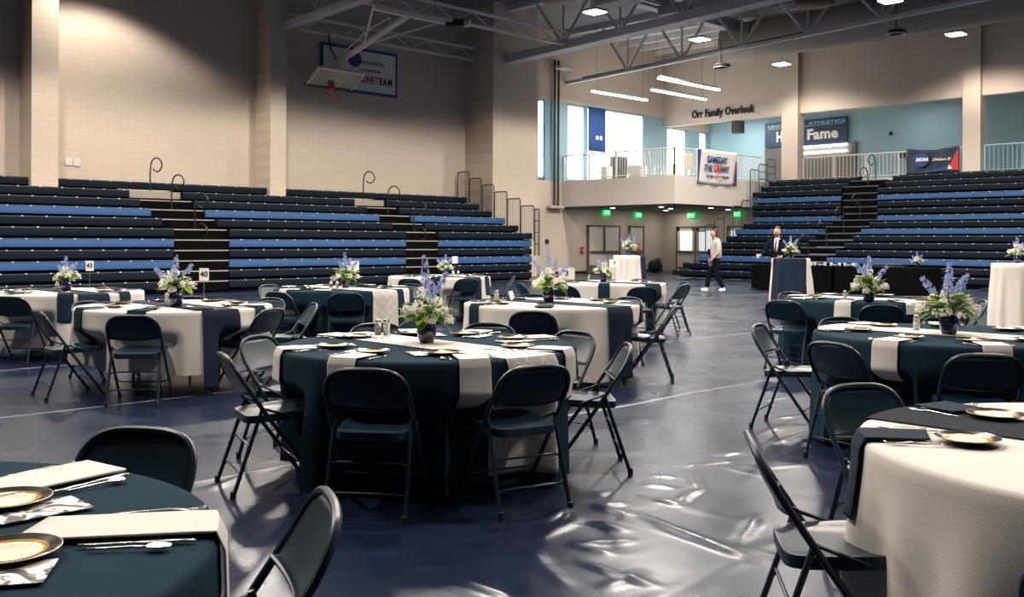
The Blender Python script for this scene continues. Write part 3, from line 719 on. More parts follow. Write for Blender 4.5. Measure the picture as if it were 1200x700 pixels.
q = onY(641, 283, WL-.03); tag(MB().box(q.x-.09,q.y-.03,q.z-.09,q.x+.09,WL,q.z+.09,.01).build('thermostat','dark_metal'), 'small dark control box on the beige wall beside the pier', 'box')  # thermostat on the beige wall
MB2 = MB().box(38.3-.05, 22.9, .0, 38.44, 25.9, .10)
w = MB(); w.box(28.1, WL-.02, 0, 32.85, WL, .10); w.box(35.1, WL-.02, 0, 35.75, WL, .10); w.box(36.85, WL-.02, 0, 38.4, WL, .10); struct('baseboard_end', w, 'dark_metal')
t = empty('storage_box', (32.7, 28.2, 0), 0, 'low brown box on the lobby floor beside the solid double door', 'box'); MB().box(-.3,-.25,0,.3,.25,.32,.02).build('body','box_brown',t); MB().box(-.31,-.26,.32,.31,.26,.36,.01).build('lid','box_brown',t)
p = at(767, 318, 0); t = empty('duffel_bag', (p.x-1.0, p.y-.8, 0), 0, 'black bag slumped on the lobby floor near the far cocktail table', 'bag')
g = MB(); g.ball((0,0,.28), (.42,.30,.30), 14, 9); g.ball((.12,0,.42), (.2,.18,.22), 10, 7); g.build('bag_body','bag_black',t); MB().tube(catmull([(-.2,-.2,.4),(-.05,-.28,.66),(.2,-.2,.5)],5),.02,6).build('strap','bag_black',t)
# plates on the end wall
for i, (px, py) in enumerate(((80,190),(90,191))):
    q = onY(px, py, WL); tag(MB().box(q.x-.10,WL-.03,q.z-.10,q.x+.10,WL,q.z+.10,.01).build('wall_plate','fascia'), 'small square cover plate on the block wall above the bleachers', 'cover plate', 'wall cover plates')

# ---- balcony furniture
def cafe_chair(p, rz, m, label):
    t = empty('balcony_chair', p, rz, label, 'chair', 'chairs on the balcony')
    MB().box(-.23,-.23,.44,.23,.23,.49,.015).build('seat', m, t)
    g = MB(); g.grid([[(-.22+.44*i/8, -.23-.03*math.sin(PI*i/8)-.02*j, .50+.62*j/6) for j in range(7)] for i in range(9)]); g.build('backrest', m, t, 60, .02)
    for sx in (-1,1):
        for sy_ in (-1,1): MB().tube([(sx*.2,sy_*.2,.45),(sx*.23,sy_*.25,0)], .016, 6).build('leg','white_rail',t)
def bal(px, d_in): q = onX(px, 205, 31.2+d_in); return (q.x, q.y, 4.03)
cafe_chair(bal(707,2.4), .6, 'chair_pale', 'pale blue chair beside the striped balcony stool')
cafe_chair(bal(741,3.3), 2.4, 'chair_pale', 'pale blue chair behind the white box on the balcony')
cafe_chair(bal(771,1.3), -2.2, 'chair_pale', 'pale blue chair before the blue wall at the balcony corner')
cafe_chair((33.6, 23.7, 4.03), .8, 'chair_tan', 'tan woven chair at the balcony corner, facing the railing')
cafe_chair((34.1, 24.2, 4.03), 2.6, 'chair_tan', 'tan woven chair at the balcony corner, turned away')
q = bal(725,1.2); t = empty('balcony_stool', q, 0, 'dark striped drum table on the balcony between pale chairs', 'table')
g = MB(); g.lathe([(.34,0),(.36,.05),(.36,.9),(.34,.95)], 24); g.build('drum','rail_grey',t); MB().lathe([(.40,.95),(.42,.97),(.40,1.0)],24).build('table_top','white_rail',t)
for px, d_in, ww, hh, lb in ((711,.5,.3,.5,'white box standing behind the balcony railing beside the drum table'),(747,.5,.7,.45,'wide white box behind the balcony railing before the windows'),(790,2.6,.5,.6,'white box on the balcony behind the tan chairs')):
    q = bal(px,d_in); t = empty('storage_box', q, 0, lb, 'box'); MB().box(-.2,-ww/2,0,.2,ww/2,hh,.02).build('body','fix_white',t); MB().box(-.21,-ww/2-.01,hh,.21,ww/2+.01,hh+.04,.01).build('lid','fix_white',t)
q = (36.7, 24.2, 4.03); t = empty('easel', q, .3, 'white easel on the balcony beside the gameday banner', 'easel')
for x in (-.3,.3): MB().tube([(x,-.1,0),(x*.3,0,1.35)],.02,6).build('leg','white_rail',t)
MB().tube([(0,.35,0),(0,0,1.3)],.02,6).build('leg','white_rail',t); MB().box(-.3,-.08,.55,.3,-.05,1.15).build('board','fix_white',t)

# ---- basketball hoop folded up to the joist
t = empty('basketball_hoop', (0,0,0), 0, 'folded up basketball hoop with glass board hanging from the roof', 'basketball hoop')
XH = 18.9
def P3(px, py, Y): return onY(px, py, Y)
a, b_ = P3(480, 18, 24.0), P3(394, 74, 28.0)
rail0, rail1 = P3(438, 9, 24.0), P3(520, 30, 24.0)
MB().box(rail0.x, 23.92, rail0.z-.06, rail1.x, 24.08, rail0.z+.06).build('mounting_rail','joist_steel',t,30)
mast0 = Vector((XH, 24.0, rail0.z)); mast1 = Vector((XH-.05, 27.75, 7.42))
MB().tube([mast0, mast1], .10, 12).build('mast','joist_steel',t)
for s in (-1,1):
    MB().tube([Vector((XH+s*1.35,24.0,rail0.z)), mast0.lerp(mast1,.62)], .032, 6).build('brace','joist_steel',t)
MB().tube(catmull([mast0.lerp(mast1,.25)+Vector((0,0,.32)), mast0.lerp(mast1,.55)+Vector((-.1,0,.30)), mast1+Vector((-.05,.1,.05))],4), .03, 6).build('fold_arm','joist_steel',t)
MB().tube([mast0.lerp(mast1,.25)+Vector((0,0,.32)), mast0.lerp(mast1,.25)], .03, 6).build('fold_arm','joist_steel',t)
# board: hinged at the mast foot, its face turned down
Bt = Vector((XH-.2, 27.3, 7.08)); Bb = Vector((XH-.1, 28.25, 6.64)); u_ = (Bb-Bt).normalized(); nrm = Vector((1,0,0)).cross(u_).normalized()
if nrm.z > 0: nrm = -nrm
def BP(x, v, n_=0): return Bt+Vector((x,0,0))+u_*v+nrm*n_
def bbox3(x0,x1,v0,v1,n0,n1):
    g = MB(); g.add([BP(x,v,n_) for n_ in (n0,n1) for x,v in ((x0,v0),(x1,v0),(x1,v1),(x0,v1))],[(0,1,2,3),(7,6,5,4),(0,4,5,1),(1,5,6,2),(2,6,7,3),(3,7,4,0)]); return g
bd = bbox3(-.91,.91,0,1.07,0,.03).build('backboard','board_glass',t,30)
for x0,x1,v0,v1,mm,nm in ((-.93,.93,-.03,.05,'fix_white','board_frame'),(-.93,-.86,0,1.0,'fix_white','board_frame'),(.86,.93,0,1.0,'fix_white','board_frame'),(-.95,.95,1.0,1.12,'dark_metal','edge_padding')):
    bbox3(x0,x1,v0,v1,-.03,.05).build(nm,mm,bd,30)
for x0,x1,v0,v1 in ((-.3,.3,.45,.50),(-.3,.3,.86,.91),(-.3,-.25,.45,.91),(.25,.3,.45,.91)): bbox3(x0,x1,v0,v1,.03,.034).build('target_square','fix_white',bd,0)
rc = BP(0,.90,.42); rp = []
for k in range(24): q = 2*PI*k/24; rp.append(rc+Vector((.23*math.cos(q),0,0))+nrm*.23*math.sin(q))
rimo = MB().tube(rp, .012, 8, True).build('rim','rim_red',t); bbox3(-.1,.1,.82,.98,.03,.20).build('rim_bracket','rim_red',rimo,30)
MB().tube([mast1, BP(0,.15,0)], .07, 8).build('board_hinge','joist_steel',t); MB().tube([mast1+Vector((-.4,0,.9)), mast1+Vector((-.3,.0,.4)), mast1],.03,6).build('safety_strap','dark_metal',t)
# banner on the end wall behind it
q0, q1 = onY(396, 62, WL-.05), onY(465, 115, WL-.05); zb, zt = 6.68, 8.28
cx = (q0.x+q1.x)/2-.35; bw = q1.x-q0.x+.7
t = empty('hanging_banner', (cx, WL-.05, zb), 0, 'white team banner with a blue border on the block wall behind the hoop', 'banner')
MB().box(-bw/2,-.02,0,bw/2,.03,zt-zb).build('border','banner_blue',t,30); MB().box(-bw/2+.09,-.028,.09,bw/2-.09,-.021,zt-zb-.09).build('field','banner_white',t,30)
tq0, tq1 = onY(416, 100, WL).x-cx, onY(456, 100, WL).x-cx; xs_ = tq0; tsc = (tq1-tq0)/2.05
for ch, mm in zip('#ONETEAM', ('purple','purple','purple','red','orange','ink','ink','ink')):
    l = text_mb(ch, .36, .008, .012, align='LEFT'); l.xf(FACE_Y); ww = max(v[0] for v in l.v); l.xf(Matrix.Translation((xs_,-.035,.50)) @ Matrix.Diagonal((tsc,1,1,1))); l.build('lettering', mm, t, 0); xs_ += (ww+.035)*tsc
g = MB(); g.lathe([(.30,0),(.30,.01)], 24); g.xf(Matrix.Translation((onY(414,70,WL).x-cx,-.03,1.2)) @ Matrix.Rotation(PI/2,4,'X')); g.build('emblem','banner_blue',t,0)
for k in range(2):
    pts = [(tq0+.15+.05*i, -.035, 1.12-.26*k+.07*math.sin(i*2.1+k)*(1 if i % 3 else .3)) for i in range(int(22-3*k))]; MB().tube(catmull(pts,4),.016,5).build('script_line','rail_grey',t)
# devices on the steel
q = onY(535, 27, 24.2); t = empty('ceiling_camera', q-Vector((0,0,.02)), .5, 'black camera unit clamped to the hoop joist', 'camera'); MB().box(-.22,-.3,-.12,.22,.3,.11,.03).build('body','dark_metal',t); g = MB(); g.lathe([(.10,0),(.12,.02),(.12,.22),(.08,.24)],16); g.xf(Matrix.Translation((0,-.25,-.02)) @ Matrix.Rotation(PI/2,4,'X')); g.build('lens','fix_white',t); MB().tube([(0,0,.14),(0,0,.16)],.03,6).build('clamp','dark_metal',t)
for (px, py, X), lb in zip(((845,77,31.4),(1050,38,33)), ('dark speaker ring hanging under the slim balcony truss','dark speaker ring under the truss before the concourse wall')):
    q = onX(px, py, X); t = empty('ceiling_speaker', q, 0, lb, 'speaker', 'ring speakers under the truss')
    MB().lathe([(.20,0),(.33,-.05),(.36,0),(.32,.06),(.15,.10)],24).build('body','dark_metal',t); MB().tube([(.29*math.cos(k*PI/8),.29*math.sin(k*PI/8),-.06) for k in range(16)],.025,5,True).build('trim_ring','fix_white',t); MB().tube([(0,0,.1),(0,0,.9)],.02,5).build('hanger_rod','dark_metal',t)
for (lat, d_, z), lb in zip(((1.35,29.4,9.0),(9.35,30.3,9.1)), ('brown drum hanging from the roof beside the court lamp','brown drum hanging from the roof above the concourse side')):
    c = cam(lat, d_, z); t = empty('ceiling_drum', c, 0, lb, 'drum', 'brown ceiling drums')
    MB().lathe([(.55,-.36),(.60,-.34),(.60,.5),(.5,.55)],24).build('shell','drum_brown',t); MB().lathe([(.52,-.30),(.05,-.28)],24).build('lining','drum_glow',t); MB().tube([(0,0,.5),(0,0,10.6-z)],.03,6).build('hanger_rod','dark_metal',t)

# ================================================================== FURNITURE
# ---- folding chair (faces +y)
def make_chair():
    t = empty('folding_chair')
    s = 1
    path = [(-.225,.20,.012),(-.224,.17,.055),(-.222,-.10,.43),(-.218,-.235,.63),(-.205,-.268,.690),(-.165,-.292,.738),(-.10,-.303,.760),(0,-.307,.765),
            (.10,-.303,.760),(.165,-.292,.738),(.205,-.268,.690),(.218,-.235,.63),(.222,-.10,.43),(.224,.17,.055),(.225,.20,.012)]
    P = path[:3]+[tuple(p) for p in catmull(path[3:12], 4)]+path[12:]
    MB().tube(P, .0125, 8).build('back_frame','chair_steel',t)
    # backrest panel: dished sheet within the frame, rolled lower edge
    g = MB(); rows = []
    nz, nx = 8, 12
    for j in range(nz+1):
        v = j/nz; z = .548+.204*v; yb = float(np.interp(z, [.43,.63,.69,.738,.76], [-.10,-.235,-.268,-.292,-.303]))
        hw = float(np.interp(z, [.52,.63,.69,.715,.738,.752], [.216,.214,.202,.186,.164,.128]))
        rows.append([(hw*(2*i/nx-1), yb-.032*(1-(2*i/nx-1)**2)*(1-.75*v)-.004, z+(.018*(2*i/nx-1)**2 if j == 0 else 0)) for i in range(nx+1)])
    g.grid([[rows[j][i] for j in range(nz+1)] for i in range(nx+1)]); g.build('backrest','chair_steel',t,60,.006)
    MB().tube([(p[0],p[1]+.002,p[2]) for p in rows[0]], .007, 6).build('backrest_lip','chair_steel',t)
    # seat pan
    g = MB(); N = 28; out = []
    def sq(q, a, b, e): c, s_ = math.cos(q), math.sin(q); return (a*math.copysign(abs(c)**e, c), b*math.copysign(abs(s_)**e, s_))
    rings = [(.10,.432),(.5,.430),(.86,.438),(.95,.447),(1.0,.446),(1.01,.436),(1.0,.404),(.97,.402),(.9,.425),(.2,.424)]
    V, F = [], []
    for k_, z in rings:
        for i in range(N):
            x, y = sq(2*PI*i/N, .200*k_, .212*k_, .32); V.append((x*(1-.08*(y < 0)*abs(y)/.2), y, z+.012*(y/.2)*(k_ > .8)))
    for j in range(len(rings)-1):
        for i in range(N): F.append((j*N+i, j*N+(i+1) % N, (j+1)*N+(i+1) % N, (j+1)*N+i))
    F += [tuple(range(N)), tuple((len(rings)-1)*N+i for i in range(N-1,-1,-1))]
    g.add(V, F); g.build('seat','chair_steel',t,50)
    for sx in (-1,1):
        lg = MB().tube([(sx*.203,-.125,.485),(sx*.203,-.14,.44),(sx*.208,-.285,.012)], .0115, 8).build('leg','chair_steel',t)
        MB().lathe([(.016,0),(.017,.004),(.0155,.035),(.012,.038)],8,(sx*.208,-.287,0)).build('foot_cap','chair_cap',lg)
        MB().lathe([(.017,0),(.018,.004),(.0165,.035),(.013,.038)],8,(sx*.225,.198,0)).build('foot_cap','chair_cap',t)
        MB().tube([(sx*.200,-.12,.475),(sx*.203,.04,.42)], .007, 6).build('hinge_link','chair_steel',t)
    for f, dz in ((.38,.0),(.72,0)):
        y = lerp(-.14,-.285,f); z = lerp(.44,.012,f); x = .203+.005*f
        MB().tube([(-x,y,z-.028),(-x+.018,y,z-.006),(-x+.05,y,z),(x-.05,y,z),(x-.018,y,z-.006),(x,y,z-.028)], .0065, 6).build('stretcher','chair_steel',t)
    y = lerp(-.10,.20,.62); z = lerp(.43,.012,.62)
    MB().tube([(-.223,y,z),(-.18,y+.012,z-.018),(.18,y+.012,z-.018),(.223,y,z)], .0065, 6).build('stretcher','chair_steel',t)
    return t
CHAIR0 = make_chair(); chair_used = [False]
def place_chair(c, ang, rback, twist, label, group):
    r = rback-.30; x, y = pol(c, ang, r)
    rz = ang+PI/2+math.radians(twist)          # local +y points to the table centre
    o = CHAIR0 if not chair_used[0] else copy_tree(CHAIR0); chair_used[0] = True
    o.location = (x, y, 0); o.rotation_euler = (0,0,rz); tag(o, label, 'chair', group)

# ---- table linen
R0, TOP = .915, .765
class Table:
    def __init__(s, c, hem, seed, dents):
        s.c, s.hem = c, hem; s.d = dents; q = random.Random(seed)
        s.ph = [q.uniform(0, 6.28) for _ in range(5)]; s.n = [9+q.randint(0,3), 15+q.randint(0,4), 5]
    def r(s, th, z):
        t = max(0, (TOP-z)/(TOP-.03)); sh = smooth01(t*1.6)
        b = R0+.008+.030*t+sh*(.030*math.sin(s.n[0]*th+s.ph[0])+.018*math.sin(s.n[1]*th+s.ph[1])+.012*math.sin(s.n[2]*th+s.ph[2]))
        v = smooth01((.60-z)/.14); out = b
        for a, lim in s.d:
            dth = (th-a+PI) % (2*PI)-PI; hw = math.atan(.22/lim); bl_ = .10
            if abs(dth) < hw+bl_:
                m = smooth01((abs(dth)-hw)/bl_); tgt = lim/math.cos(min(abs(dth), .9)); e = lerp(tgt, b, m)
                out = min(out, lerp(b, e, v))
        return out
    def pt(s, th, z, off=0): r = s.r(th, z)+off; return (s.c[0]+r*math.cos(th), s.c[1]+r*math.sin(th), z)
    def cloth(s, m, label):
        N = 216; V = [(s.c[0], s.c[1], TOP)]; F = []
        rings = []
        for rr in (.3,.6,.85,.90): rings.append([(s.c[0]+rr*math.cos(2*PI*i/N), s.c[1]+rr*math.sin(2*PI*i/N), TOP) for i in range(N)])
        rings.append([(s.c[0]+.916*math.cos(2*PI*i/N), s.c[1]+.916*math.sin(2*PI*i/N), TOP-.004) for i in range(N)])
        nz = 22
        for k in range(nz+1):
            f = k/nz
            ring = []
            for i in range(N):
                th = 2*PI*i/N; hz = s.hem+.015*math.sin(2*th+s.ph[3])+.008*math.sin(7*th+s.ph[4]); z = lerp(TOP-.018, max(.012, hz), f)
                ring.append(s.pt(th, z))
            rings.append(ring)
        for rg in rings: V += rg
        for i in range(N): F.append((0, 1+i, 1+(i+1) % N))
        for j in range(len(rings)-1):
            for i in range(N): F.append((1+j*N+i, 1+(j+1)*N+i, 1+(j+1)*N+(i+1) % N, 1+j*N+(i+1) % N))
        g = MB(); g.add(V, F); o = g.build('tablecloth', m, None, 60, 0); tag(o, label, 'tablecloth'); return o
    def strip(s, name, phi, s0, s1, width, off, lay, m, label=None, cat=None, group=None, drop1=0, drop0=0, thick=.003, skew=0):
        # runs along phi; s1=None means to the rim and down by drop1; s0=None likewise at the back
        nw = 40; P = []; uv = []; c, sn = math.cos(phi), math.sin(phi); Re = R0+.004
        def base(a, w): return (s.c[0]+a*c-w*sn, s.c[1]+a*sn+w*c)
        for i in range(nw+1):
            w = off+width*(i/nw-.5); se = math.sqrt(max(.01, Re*Re-w*w)); row = []
            if s0 is None:
                th = math.atan2(*reversed([ -se*c-w*sn, -se*sn+w*c]))
                nd = 20
                for k in range(nd, 0, -1): z = max(.02, TOP-.012-drop0*k/nd); row.append(s.pt(th, z, .020 if lay == 0 else .012))
                a0 = -se
            else: a0 = s0+skew*(i/nw-.5)
            a1 = se if s1 is None else s1
            for k in range(11): q = base(lerp(a0, a1, k/10), w); row.append((q[0], q[1], TOP+.003+.003*lay))
            if s1 is None:
                th = math.atan2(se*sn+w*c, se*c-w*sn); nd = 20
                for k in range(1, nd+1): z = max(.02, TOP-.012-drop1*k/nd); row.append(s.pt(th, z, .020 if lay == 0 else .012))
            L = 0; us = []
            for k, p in enumerate(row):
                if k: L += (Vector(p)-Vector(row[k-1])).length
                us.append((w, L))
            P.append(row); uv += us
        g = MB(); g.grid(P); g.uv = uv
        o = g.build(name, m, None, 60, thick)
        if label: tag(o, label, cat, group)
        return o

# ---- tableware
def make_plate():
    t = empty('dessert_plate')
    MB().lathe([(.050,.002),(.055,0),(.070,.004),(.098,.014),(.101,.016),(.098,.0175),(.075,.010),(.072,.009)],32,cap=False).build('rim','plate_black',t)
    MB().lathe([(.0995,.0172),(.1015,.0168),(.1015,.0150)],32,cap=False).build('edge_band','plate_cream',t)
    MB().lathe([(.0765,.0112),(.066,.0078),(.058,.0079)],32,cap=False).build('gold_ring','plate_gold',t)
    MB().lathe([(.060,.0072),(.057,.0080),(.01,.0078)],32).build('centre','plate_cream',t)
    return t
def make_fork():
    g = MB(); P = []
    for y, w, z in ((-.10,.006,.004),(-.06,.005,.005),(-.01,.0035,.007),(.03,.004,.008),(.045,.010,.006),(.06,.0125,.003),(.068,.0125,.0035)): P.append([(-w,y,z),(w,y,z)])
    g.grid(P)
    for k in range(4):
        x = -.0105+.007*k; g.grid([[(x-.0018,.067,.0035),(x+.0018,.067,.0035)],[(x-.0014,.09,.003),(x+.0014,.09,.003)],[(x-.0006,.105,.007),(x+.0006,.105,.007)]])
    return g.build('fork','cutlery',None,60,.0018)
def make_knife():
    g = MB(); g.grid([[(-w,y,.003),(w2,y,.003)] for y,w,w2 in ((-.12,.005,.005),(-.08,.0065,.0065),(-.02,.005,.005),(0,.004,.004),(.01,.008,.006),(.06,.010,.006),(.10,.008,.006),(.118,.001,.006))])
    return g.build('knife','cutlery',None,60,.003)
def make_spoon():
    g = MB(); P = []
    for y, w, z in ((-.09,.006,.004),(-.05,.0045,.005),(0,.0032,.007),(.028,.004,.007)): P.append([(-w,y,z),(-w*.3,y,z+.0005),(w*.3,y,z+.0005),(w,y,z)])
    for k in range(1,9):
        q = PI*k/9; w = .0165*math.sin(q)**.75+.002; y = .028+.052*(1-math.cos(q))/2; dp = .006*math.sin(q); P.append([(-w,y,.008),(-w*.4,y,.008-dp),(w*.4,y,.008-dp),(w,y,.008)])
    g.grid(P); return g.build('spoon','cutlery',None,60,.0015)
def make_shaker(fill):
    t = empty('shaker')
    MB().lathe([(.017,0),(.019,.004),(.019,.055),(.015,.066)],14).build('jar','glass',t); MB().lathe([(.0165,.003),(.0165,.045)],12).build('contents',fill,t)
    MB().lathe([(.016,.066),(.017,.070),(.0165,.082),(.009,.088)],14).build('lid','cutlery',t); return t
PLATE, FORK, KNIFE, SPOON = make_plate(), make_fork(), make_knife(), make_spoon(); PEP, SALT = make_shaker('pepper'), make_shaker('salt')
_used = set()
def inst(proto, loc, rz, label, cat, group=None):
    o = proto if proto.name not in _used else copy_tree(proto); _used.add(proto.name)
    o.location = loc; o.rotation_euler = (0,0,rz); return tag(o, label, cat, group)
# ---- flowers
def bouquet(seed, nwhite, nblue, nleaf, tall, spread):
    q = random.Random(seed); t = empty('vase_of_flowers')
    MB().lathe([(.036,0),(.042,.004),(.052,.03),(.059,.065),(.057,.092),(.046,.112),(.043,.122),(.052,.135),(.056,.141),(.053,.141),(.040,.124)],28).build('vase','vase_glaze',t)
    st = MB()
    for k in range(nleaf+6):
        an = q.uniform(0,2*PI); el = q.uniform(.15,1.1); ln = q.uniform(.12,.2)*spread; st.tube([(0,0,.12),(ln*math.cos(an)*math.cos(el)*.6,ln*math.sin(an)*math.cos(el)*.6,.15+ln*math.sin(el)*.8)],.0025,4)
    st.build('stems','leaf',t)
    for nm, mm, cnt in (('leaf','leaf',nleaf),('leaf','leaf_light',nleaf//3)):
        for k in range(cnt):
            g = MB(); an = q.uniform(0,2*PI); el = q.uniform(-.4,.8); L = q.uniform(.11,.17)*spread; W = L*q.uniform(.22,.32); b0 = Vector((.035*math.cos(an),.035*math.sin(an),.14+q.uniform(0,.06)))
            d = Vector((math.cos(an)*math.cos(el),math.sin(an)*math.cos(el),math.sin(el))); side = d.cross(Vector((0,0,1))).normalized(); up = side.cross(d)
            P = []
            for i in range(8):
                s_ = i/7; w_ = W*math.sin(PI*min(1,s_*.92+.06))**.8*(1 if i < 7 else 0.05); c = b0+d*L*s_-Vector((0,0,.035*s_*s_)); P.append([c-side*w_+up*.25*w_, c, c+side*w_+up*.25*w_])
            g.grid(P).build(nm,mm,t,60)
    def floret_head(c, hr, n, fr0, fr1, name, m, par, np_):
        g = MB()
        for i in range(n):
            z_ = q.uniform(-.6,1); th = q.uniform(0,2*PI); s_ = math.sqrt(1-min(1,z_*z_)); nrm_ = Vector((s_*math.cos(th),s_*math.sin(th),z_)); p = c+nrm_*hr*q.uniform(.7,1.15)
            e1 = nrm_.orthogonal().normalized(); e2 = nrm_.cross(e1); fr = q.uniform(fr0,fr1); V = [p-nrm_*.003]
            for m_ in range(2*np_): rr = fr*(1 if m_ % 2 == 0 else .5); V.append(p+(e1*math.cos(PI*m_/np_)+e2*math.sin(PI*m_/np_))*rr+nrm_*.002)
            g.add(V,[(0,1+m_,1+(m_+1) % (2*np_)) for m_ in range(2*np_)])
        return g.build(name,m,par,0)
    for k in range(nwhite):
        an = 2.4*k+q.uniform(-.3,.3); ra = .145*math.sqrt((k+.5)/nwhite)*spread; c = Vector((ra*math.cos(an),ra*math.sin(an),.30-1.0*ra+q.uniform(-.045,.035)))
        floret_head(c, q.uniform(.026,.040), 38, .008, .0125, 'blossom', 'petal_white', t, 4)
    for k in range(nblue):
        an = 2*PI*k/nblue+q.uniform(-.4,.4); lean = q.uniform(.35,.8) if k else .04; L = tall*q.uniform(.72,.92) if k else tall
        d = Vector((math.cos(an)*math.sin(lean),math.sin(an)*math.sin(lean),math.cos(lean))); b0 = Vector((0,0,.14)); g = MB(); g.tube([b0,b0+d*L*.5,b0+d*L+Vector((0,0,.01))],[.003,.0025,.0012],5); so = g.build('delphinium_stem','leaf',t)
        f = MB()
        for i in range(11):
            s_ = .55+.45*(i+q.random())/11; th = 2.4*i+q.uniform(-.5,.5); n_ = Vector((math.cos(th),math.sin(th),q.uniform(-.1,.5))).normalized(); p = b0+d*L*s_+n_*(.034*(1.2-s_*.8)); e1 = n_.orthogonal().normalized(); e2 = n_.cross(e1); fr = .028*(1.3-s_*.65); V = [p-n_*.006]
            for m_ in range(10): rr = fr*(1 if m_ % 2 == 0 else .5); V.append(p+(e1*math.cos(PI*m_/5)+e2*math.sin(PI*m_/5))*rr)
            f.add(V,[(0,1+m_,1+(m_+1) % 10) for m_ in range(10)])
        f.build('delphinium_florets','petal_blue',so,0)
    return t
BQ = [bouquet(3,20,4,18,.38,1.05), bouquet(11,20,5,18,.31,1.15), bouquet(23,16,4,14,.28,1.0)]
def flowers(k, p, rz, label, sc_=1.0):
    o = inst(BQ[k], p, rz, label, 'flowers', 'vases of blue and white flowers'); o.scale = (sc_,)*3; return o
def number_card(p, rz, txt, label, w=.10, h=.13, hgt=.22):
    t = empty('table_number', p, rz, label, 'table number', 'table number cards')
    MB().lathe([(.035,0),(.035,.004),(.008,.007)],16).build('base','steel_rod',t); MB().tube([(0,0,.006),(0,0,hgt)],.0035,6).build('rod','steel_rod',t)
    MB().box(-w/2,-.003,hgt,w/2,.003,hgt+h).build('card','card',t,30)
    if txt:
        l = text_mb(txt,h*.62,.002,.002); l.xf(FACE_Y); l.xf(Matrix.Translation((0,-.0045,hgt+h/2))); l.build('number','ink',t,0)
FACE_CAM = A-PI/2     # a card turned square to the camera: its -y side looks back along the view

# ---- the tables
SIDE = ['concourse','far concourse','far','far block wall','block wall','near block wall','near','near concourse']
def side(ang): return SIDE[int(round(((ang % 360))/45)) % 8]
TABLES = {}
def table(key, c, desc, style, chairs, settings, hem, runner=True, seed=1, cut=3, nap_drop=None, paper=False, pr=.60, ns=None):
    dents = [] if key == 't3' else [(wang(a), max(.60, rb-.30-.212-.02)) for a, rb, tw in chairs if rb < 1.62]
    T = Table(c, hem, seed, dents); TABLES[key] = T
    tb = empty('banquet_table', (c[0], c[1], 0), 0, 'round folding banquet table under the cloth of the '+desc, 'table', 'round banquet tables')
    MB().lathe([(.89,.728),(.905,.735),(.905,.755),(.89,.762)],48).build('table_top','box_brown',tb)
    for k in range(4):
        q = PI/4+k*PI/2; MB().tube([(.35*math.cos(q),.35*math.sin(q),.73),(.42*math.cos(q),.42*math.sin(q),0)],.016,8).build('leg','rail_grey',tb)
    navy = style == 'navy'
    T.cloth('navy_cloth' if navy else 'white_cloth', ('navy' if navy else 'white')+' cloth on the '+desc)
    if runner:
        m = ('lattice_white' if navy else ('black_runner' if runner == 'black' else 'navy_runner'))
        dr = (.66 if navy else .69)
        T.strip('table_runner', -PI/2, None, None, .38 if navy else .36, 0, 0, m, ('white lattice' if navy else ('black' if runner == 'black' else 'navy'))+' runner across the '+desc, 'table runner', None, dr, dr)
    used = {}
    nl = 'white' if navy else 'navy'; nm = 'napkin_white' if navy else 'napkin_navy'
    for i, (a, rb, tw) in enumerate(chairs):
        sd = side(a); used[sd] = used.get(sd, 0)+1; extra = '' if used[sd] == 1 else ', second one'
        place_chair(c, wang(a), rb, tw, 'navy steel folding chair, %s side of the %s%s' % (sd, desc, extra), 'navy folding chairs')
    used = {}
    for i, st in enumerate(settings):
        a = st[0]; drop = st[1] if len(st) > 1 else 0; noff = st[2] if len(st) > 2 else 0
        wn = wang(a+(st[3] if len(st) > 3 else 0)); wa = wang(a); sd = side(a); used[sd] = used.get(sd, 0)+1; ex = '' if used[sd] == 1 else ', second one'
        p = pol(c, wa, pr); inst(PLATE, (p[0], p[1], TOP+.0075), 0, 'gold ringed black plate, %s side of %s%s' % (sd, desc, ex), 'plate', 'black and gold plates')
        if drop: T.strip('napkin', wn, ns or .705, None, .17, noff, 3, nm, '%s napkin over rim, %s side of %s%s' % (nl, sd, desc, ex), 'napkin', 'folded napkins', drop, 0, .005, .03)
        else: T.strip('napkin', wn, ns or (.70 if not paper else .64), .885, .18, noff, 3, nm, '%s flat napkin, %s side of %s%s' % (nl, sd, desc, ex), 'napkin', 'folded napkins', 0, 0, .006, .02)
        def put_c(proto, nme, rr, lat_, tw):
            x = c[0]+rr*math.cos(wn)-lat_*math.sin(wn); y = c[1]+rr*math.sin(wn)+lat_*math.cos(wn)
            inst(proto, (x, y, TOP+.0035), wn+PI/2+math.radians(tw), 'silver %s, %s side of the %s%s' % (nme, sd, desc, ex), nme, nme+'s on the tables')
        if cut >= 1: put_c(FORK, 'fork', .765, .125+noff, 180+rnd.uniform(-8,8))
        if cut >= 2: put_c(KNIFE, 'knife', .765, -.115+noff, 180+rnd.uniform(-8,8))
        if cut >= 3: put_c(SPOON, 'spoon', .76, -.150+noff, 180+rnd.uniform(-8,8))
        if paper:
            p = pol(c, wa-.20, .56); o = MB().box(-.07,-.105,0,.07,.105,.002).build('menu_card','menu_print',None,30)
            o.location = (p[0], p[1], TOP+.0068); o.rotation_euler = (0,0,wa+PI/2+rnd.uniform(-.2,.2)); tag(o, 'printed menu card, %s side of the %s%s' % (sd, desc, ex), 'menu card', 'printed menu cards')
    return T
def C2(p): return (p.x, p.y)
ALL8 = [(-92,),(-47,),(-2,),(43,),(88,),(133,),(178,),(-137,)]
T1 = C2(cam(-.52,6.10)); T2 = C2(cam(-1.54,1.94)); T3 = C2(cam(2.06,3.06)); T4 = C2(at(1112,391.5,TOP)); T5 = C2(cam(4.08,11.25)); T6 = C2(at(206,358,TOP))
